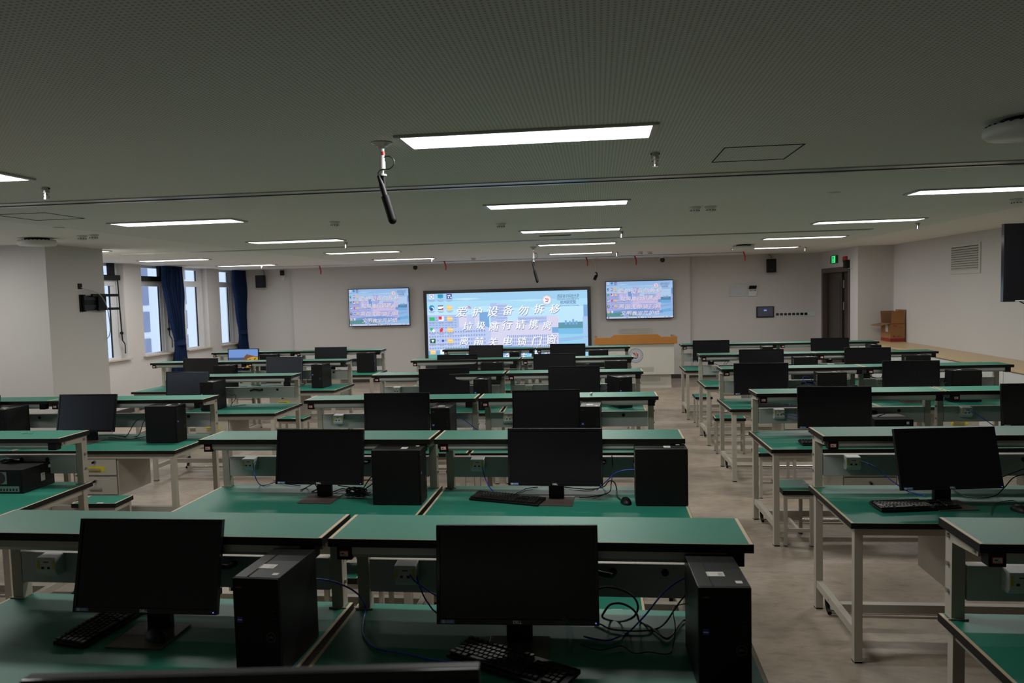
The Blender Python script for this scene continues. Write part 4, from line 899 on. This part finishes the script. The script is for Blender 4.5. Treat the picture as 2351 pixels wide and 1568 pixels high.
# big screen
t = thing('video_wall', 'large lit screen with Chinese lettering on the front wall', 'screen', (-2.035, 17.02, 1.205))
w, h = 1.905, .893; fb = .075
m = MB().box(-w, w, -.035, .08, h - fb, h, 'bezel').box(-w, w, -.035, .08, -h, -h + fb, 'bezel').box(-w, -w + fb, -.035, .08, -h + fb, h - fb, 'bezel').box(w - fb, w, -.035, .08, -h + fb, h - fb, 'bezel'); m.build('bezel', t, .004)
s = MB().box(-w + fb, w - fb, .0, .07, -h + fb, h - fb, 'dark').build('screen', t)
display_picture(s, 2 * (w - fb), 2 * (h - fb), 1.0, 'big_screen', -.001)
for x, z, wt, ht, l, nm in ((-4.99, 1.748, 1.44, .872, 'left wall mounted television showing Chinese lettering', 'left_tv'), (.945, 1.774, 1.485, .850, 'right wall mounted television showing Chinese lettering', 'right_tv')):
    t = thing('wall_television', l, 'television', (x, 17.0, z), 0, 'televisions beside the big screen')
    b = .014; w, h = wt / 2, ht / 2
    m = MB().box(-w, w, -.02, .03, h - b, h, 'gloss').box(-w, w, -.02, .03, -h, -h + b * 1.3, 'gloss').box(-w, -w + b, -.02, .03, -h + b * 1.3, h - b, 'gloss').box(w - b, w, -.02, .03, -h + b * 1.3, h - b, 'gloss'); m.build('bezel', t, .002)
    s = MB().box(-w + b, w - b, -.010, .03, -h + b * 1.3, h - b, 'dark').build('screen', t)
    display_picture(s, wt - 2 * b, ht - 2.3 * b, .80, nm, -.011, (1.0, .96, 1.03))
    MB().box(-.3, .3, .03, .10, -.2, .2, 'blackmat').build('wall_bracket', t)

# ------------------------------------------------------------------ other things on the front wall
def speaker(x, z, label, w=.20, h=.29):
    t = thing('wall_loudspeaker', label, 'loudspeaker', (x, 17.07, z), 0, 'black wall loudspeakers')
    m = MB().prism([(-w / 2, -.13), (w / 2, -.13), (w / 2 - .03, .06), (-w / 2 + .03, .06)], 'z', -h / 2, h / 2, 'blackmat'); m.build('cabinet', t, .006)
    MB().box(-w / 2 + .012, w / 2 - .012, -.134, -.13, -h / 2 + .012, h / 2 - .012, 'black').box(-.012, .012, -.1355, -.134, -h / 2 + .05, -h / 2 + .06, 'dimlogo').build('grille', t)
    MB().box(-.03, .03, .06, .128, -.06, .06, 'blackmat').build('bracket', t)
    MB().tube([(.03, .06, h / 2 - .02), (.04, .06, h / 2 + .05), (.0, .09, 2.68 - z), (.0, .1, 2.695 - z)], .006, 'blackcable').build('lead', t)
speaker(-7.82, 2.42, 'black loudspeaker high on the front wall beside the navy curtain'); speaker(3.78, 2.44, 'black loudspeaker high on the wall above the white control panel')
t = thing('wall_sensor', 'small black wall sensor with white plate right of the left loudspeaker', 'sensor', (-7.345, 17.2, 2.58))
MB().box(-.04, .04, -.10, -.02, -.03, .09, 'black').build('head', t, .01); MB().box(-.035, .035, -.02, 0, -.14, .05, 'white').build('plate', t, .003)
t = thing('wall_panel_box', 'white flat switch cabinet on the wall left of the thermostat', 'cabinet', (3.12, 17.2, 1.925))
MB().box(-.19, .19, -.018, 0, -.135, .135, 'boxblue').build('frame', t, .003); MB().box(-.16, .16, -.024, -.018, -.07, .07, 'boxblue').build('flap', t, .002)
t = thing('thermostat_unit', 'white wall control unit with raised dark lid', 'control unit', (3.42, 17.2, 1.90))
MB().box(-.085, .085, -.03, 0, -.11, .05, 'white').build('body', t, .003)
m = MB().prism([(-.03, .05), (-.10, .12), (-.105, .115), (-.034, .045)], 'x', -.08, .08, 'blackmat'); m.build('lid', t)
m = MB().box(-.065, .065, -.032, -.03, .0, .035, 'hole'); 
for k in range(6): m.box(-.055 + k * .018, -.043 + k * .018, -.034, -.032, .005, .03, 'white')
m.build('breakers', t)
G['tabscreen'] = glow('lit_tablet_screen', (62, 62, 78), .4); G['tabblue'] = glow('lit_tablet_icon', (130, 160, 255), .7)
t = thing('wall_touch_panel', 'black wall mounted tablet with dim screen', 'tablet', (3.69, 17.2, 1.43))
MB().box(-.19, .19, -.03, 0, -.12, .125, 'gloss').build('body', t, .004); MB().box(-.165, .165, -.0315, -.03, -.09, .11, 'tabscreen').build('screen', t); MB().box(-.03, .03, -.0325, -.0315, .025, .055, 'tabblue').build('icon', t)
t = thing('switch_row', 'row of eight dark square switches on the front wall', 'switches', (4.33, 17.2, 1.372))
MB().box(-.43, .43, -.012, 0, -.045, .045, 'white').build('plate', t, .002)
for k in range(8): MB().box(-.41 + k * .0865, -.345 + k * .0865, -.018, -.012, -.026, .03, 'bezel' if k < 6 else 'blackmat').build('switch', t, .003)
t = thing('perforated_panel', 'perforated grey panel on the wall behind the podium', 'panel', (.845, 17.1, .95))
MB().box(-.36, .36, -.02, 0, -.2, .197, 'pod').build('plate', t, .004)
m = MB()
for i in range(26):
    for j in range(9): x, z = -.325 + i * .026, .165 - j * .03; m.box(x - .0045, x + .0045, -.0212, -.02, z - .0045, z + .0045, 'bezel')
m.build('holes', t)

# ------------------------------------------------------------------ podium
t = thing('lecture_podium', 'grey steel podium with orange wooden top and round emblem', 'podium', (.76, 15.3, 0))
m = MB().box(-.70, .71, .10, .66, 0, .05, 'pod'); m.build('plinth', t, .004)
m = MB().box(-.69, .705, .11, .65, .05, .285, 'pod'); m.build('lower_cabinet', t, .004)
m = MB().box(-.755, .76, 0, .68, .285, .905, 'pod'); m.build('cabinet', t, .006)
m = MB().prism([(-.82, .905), (.82, .905), (.82, 1.045), (.51, 1.045), (.43, 1.10), (-.42, 1.10), (-.50, 1.045), (-.82, 1.045)], 'y', -.04, .0, 'wood'); m.build('wooden_fascia', t, .004)
MB().box(-.82, -.76, 0, .70, .905, 1.045, 'wood').build('wooden_side', t, .004); MB().box(.76, .82, 0, .70, .905, 1.045, 'wood').build('wooden_side', t, .004); MB().box(-.76, .76, 0, .70, .905, .94, 'wood').build('writing_top', t, .003)
d = MB().box(-.60, .60, .104, .11, .085, .262, 'pod').build('access_door', t, .003)
m = MB()
for x0 in (-.34, .10, .30):
    for i in range(12):
        for j in range(5): m.box(x0 + i * .0165, x0 + i * .0165 + .008, .1025, .104, .14 + j * .017, .148 + j * .017, 'hole')
m.build('vent_holes', t)
m = MB()
for i in range(22):
    for j in range(6): x = .02 + i * .0155 + (j % 2) * .007; m.box(x, x + .007, -.0012, 0, .345 + j * .016, .352 + j * .016, 'hole')
m.build('vent_holes', t)
m = MB(); er, cx, cz = .146, .0, .672
def ring(r0, r1, k, e, n=40):
    for i in range(n):
        a, b = 2 * pi * i / n, 2 * pi * (i + 1) / n
        m.add([(cx + r * cos(q), -e, cz + r * sin(q)) for r, q in ((r0, a), (r1, a), (r1, b), (r0, b))], [(0, 1, 2, 3)], k)
ring(0, er, 'boxblue', .0012); ring(er * .945, er, 'indigo', .0018); ring(er * .67, er * .70, 'indigo', .0018)
for a in range(22):
    an = a * pi / 11; x, z = cx + er * .84 * cos(an), cz + er * .84 * sin(an); m.box(x - .006, x + .006, -.0019, -.0013, z - .006, z + .006, 'indigo')
for pts, k in (([(-.45, .38), (-.18, .42), (.0, .15), (.0, -.22), (-.10, .08)], 'crimson'), ([(-.05, .5), (.14, .42), (.16, .1), (.08, -.22), (.06, .2)], 'orange'), ([(.2, .38), (.38, .18), (.32, -.1), (.12, -.22), (.22, .1)], 'crimson'), ([(-.42, -.2), (-.2, -.42), (.12, -.44), (.44, -.12), (.16, -.26), (-.15, -.26)], 'indigo')):
    m.add([(cx + er * a, -.0022, cz + er * b) for a, b in pts], [tuple(range(len(pts)))], k)
m.build('round_emblem', t)

# ------------------------------------------------------------------ left column: empty television mount, socket and loose cable
t = thing('television_mount', 'empty black swing arm television mount on the left column', 'bracket', (-6.46, 9.0, 2.0))
MB().box(0, .02, -.16, -.06, -.115, .10, 'blackmat').build('wall_plate', t, .003)
m = MB().box(.03, .055, -.14, .14, -.10, -.03, 'black').box(.03, .055, -.14, .14, .025, .085, 'black').box(.02, .045, -.10, .12, -.03, .025, 'blackmat').cyl((.03, -.12, -.11), (.03, -.12, .1), .022, 'blackmat', n=12).cyl((.05, .14, -.11), (.05, .14, .1), .02, 'blackmat', n=12); m.build('swing_arm', t, .003)
MB().box(.06, .08, .10, .26, -.105, .105, 'blackmat').build('screen_plate', t, .003)
MB().box(.062, .09, -.02, .50, .072, .108, 'blackmat').build('rail', t, .004); MB().box(.062, .09, .08, .52, -.105, -.072, 'blackmat').build('rail', t, .004)
o = MB().box(0, .012, -.035, .035, -.035, .035, 'blackmat').build('socket_plate', None, .002, (-6.46, 8.865, 2.205)); tag(o, 'small black socket plate on the column above the television mount', 'socket')
o = MB().tube([(-6.445, 8.87, 2.19), (-6.42, 8.93, 2.165), (-6.36, 9.06, 2.12), (-6.35, 9.17, 2.02), (-6.36, 9.25, 1.88), (-6.40, 9.33, 1.66), (-6.42, 9.335, 1.56), (-6.43, 9.30, 1.52)], .005, 'lampgrey').build('loose_cable')
tag(o, 'loose grey cable dangling across the empty television mount', 'cable')

# ------------------------------------------------------------------ right wall
t = thing('television', 'switched off black television at the right edge, on a wall arm', 'television', (4.28, 7.3, 2.13))
MB().box(-.62, .62, 0, .05, -.352, .352, 'gloss').build('housing', t, .004); MB().box(-.60, .60, -.002, .001, -.325, .335, 'screen').build('screen', t)
MB().box(-.52, -.42, -.004, -.002, -.348, -.340, 'logo').build('label_strip', t)
m = MB().box(-.2, .2, .05, .08, -.15, .15, 'blackmat').box(.0, .06, .08, .16, -.06, .06, 'blackmat').box(.03, 1.19, .13, .17, -.05, .05, 'blackmat').box(1.19, 1.22, .05, .25, -.12, .12, 'blackmat'); m.build('wall_arm', t, .003)
MB().tube([(-.47, .03, -.35), (-.40, .03, -.38), (-.25, .03, -.41), (0, .05, -.40), (.25, .06, -.33)], .005, 'blackcable').build('lead', t)
t = thing('wall_vent', 'white louvred vent high on the right wall', 'vent', (XR, 12.055, 2.32)); t.name = 'louvre_vent'
m = MB().box(-.015, 0, -.475, -.42, -.225, .225, 'pod').box(-.015, 0, .42, .475, -.225, .225, 'pod').box(-.015, 0, -.42, .42, .185, .225, 'pod').box(-.015, 0, -.42, .42, -.225, -.165, 'pod'); m.build('frame', t, .002)
MB().box(-.002, 0, -.42, .42, -.165, .185, 'hole').build('duct', t)
for k in range(10): MB().prism([(-.004, -.146 + k * .035), (-.004, -.140 + k * .035), (-.022, -.164 + k * .035), (-.022, -.170 + k * .035)], 'y', -.42, .42, 'pod').build('slat', t)
# exit sign, alarm, sensor over the door
t = thing('exit_sign', 'lit green exit sign above the brown door', 'sign', (4.845, 16.15, 2.505))
MB().box(-.02, .015, -.20, .20, -.08, .08, 'sign').build('housing', t, .003)
m = MB(); x = -.0205
def sg(y0, y1, z0, z1, k): m.box(x - .0006, x, y0, y1, z0, z1, k)
sg(-.13, .10, -.07, .07, 'signglow'); m.box(x - .0012, x - .0006, -.035, .065, -.055, .055, 'sign')
m.cyl((x - .0012, .02, .036), (x - .0018, .02, .036), .013, 'signglow', n=12)
for a, b, c, d in ((.0, .034, -.005, .024), (.022, .05, -.04, -.002), (-.02, .008, -.045, -.005), (-.024, .0, .004, .018)): m.box(x - .0018, x - .0012, a, b, c, d, 'signglow')
m.build('sign_face', t)
t = thing('fire_alarm', 'round dark red alarm bell beside the exit sign', 'alarm', (4.86, 15.45, 2.48)); MB().box(-.05, 0, -.085, .085, -.06, .06, 'red').build('body', t, .015)
t = thing('wall_sensor', 'black wall sensor above the right edge of the door', 'sensor', (4.86, 15.19, 2.38)); t.name = 'door_sensor'
MB().box(-.12, -.03, -.06, .08, -.08, .08, 'black').build('head', t, .015); MB().box(-.03, 0, -.09, .09, -.09, .09, 'white').build('plate', t, .003); MB().box(-.012, 0, -.075, -.035, -.30, -.1, 'white').build('conduit', t)

# low cabinets along the right wall under one continuous board
YC0, YC1, XC = 6.3, 14.775, 4.87
o = tag(MB().box(XC - .02, XR - .002, YC0, 10.38, .90, .93, 'topwood').build('worktop_board', None, .002), 'pale wooden board on the near cabinets along the right wall', 'worktop')
o = tag(MB().box(XC - .02, XR - .002, 10.382, YC1, .90, .93, 'topwood').build('worktop_board', None, .002), 'pale wooden board on the far cabinets, under the cardboard box', 'worktop')
n = 5; L = (YC1 - YC0) / n
for k in range(n):
    a = YC0 + k * L
    t = thing('low_cabinet', 'white two door cabinet under the wooden board, %s from the far corner' % ['fifth', 'fourth', 'third', 'second', 'first'][k], 'cabinet', (XC, a, 0), 0, 'low cabinets along the right wall')
    MB().box(.02, XR - XC - .003, .004, L - .004, 0, .90, 'white').build('body', t)
    for j in range(2):
        y0 = .006 + j * L / 2
        d = MB().box(0, .02, y0, y0 + L / 2 - .010, .07, .885, 'white').build('door', t, .002)
        MB().box(-.004, 0, y0 + (.62 if j == 0 else .10), y0 + (.68 if j == 0 else .16), .79, .83, 'steel').build('handle', d, .002)

# cardboard box on the board
t = thing('cardboard_box', 'open brown cardboard box with red stripes on the wooden board', 'box', (5.225, 14.19, .93), R(2))
bw, bd, bh = .25, .42, .335; k = .005
m = MB().box(0, bw, 0, k, 0, bh, 'card').box(0, bw, bd - k, bd, 0, bh, 'card').box(0, k, k, bd - k, 0, bh, 'card').box(bw - k, bw, k, bd - k, 0, bh, 'card').box(k, bw - k, k, bd - k, 0, k, 'cardin'); m.build('body', t)
m = MB().box(-.001, 0, -.001, bd, .012, .07, 'cardred').box(-.001, bw, -.001, 0, .012, .07, 'cardred').box(-.001, bw, -.0012, 0, bh - .012, bh, 'cardred'); m.box(-.001, 0, .12, .22, .17, .20, 'cardred'); m.build('red_stripe', t)
MB().box(-.0015, -.0005, .10, .22, .18, .31, 'paper').build('paper_note', t)
m = MB()
for a, b, c, d in ((.04, .12, .285, .300), (.03, .20, .262, .266), (.05, .08, .09, .12), (.10, .17, .10, .11)): m.box(a, b, -.0012, -.0004, c, d, 'cardred')
m.build('printing', t)
T = Matrix.Translation((0, 0, bh)) @ Matrix.Rotation(R(-12), 4, 'Y'); MB().box(-.20, 0, .005, bd - .005, 0, k, 'cardin', T).build('flap', t)
T = Matrix.Translation((bw, 0, bh)) @ Matrix.Rotation(R(3), 4, 'Y'); MB().box(-k, 0, .005, bd - .005, 0, .245, 'card', T).build('flap', t)
T = Matrix.Translation((0, 0, bh)) @ Matrix.Rotation(R(-5), 4, 'X'); MB().prism([(.012, 0), (bw - .012, 0), (bw - .012, .235), (bw - .10, .242), (bw - .10, .225), (.03, .225)], 'y', 0, k, 'card').build('flap', t).matrix_local = T
T = Matrix.Translation((0, bd, bh)) @ Matrix.Rotation(R(-10), 4, 'X'); MB().box(.005, bw - .005, -k, 0, 0, .22, 'cardin', T).build('flap', t)

# crumpled paper on a shelf
m = MB(); rp = random.Random(4); m.sphere((0, 0, .012), .012, 'paper', 12, 8)
m.v = [(a * rp.uniform(.7, 1.3), b * rp.uniform(.7, 1.3), max(0, c * rp.uniform(.8, 1.2))) for a, b, c in m.v]
tag(m.build('crumpled_paper', None, 0, (-.058, 6.28, HS)), 'small crumpled white tissue on the right shelf, third row, middle block', 'tissue')
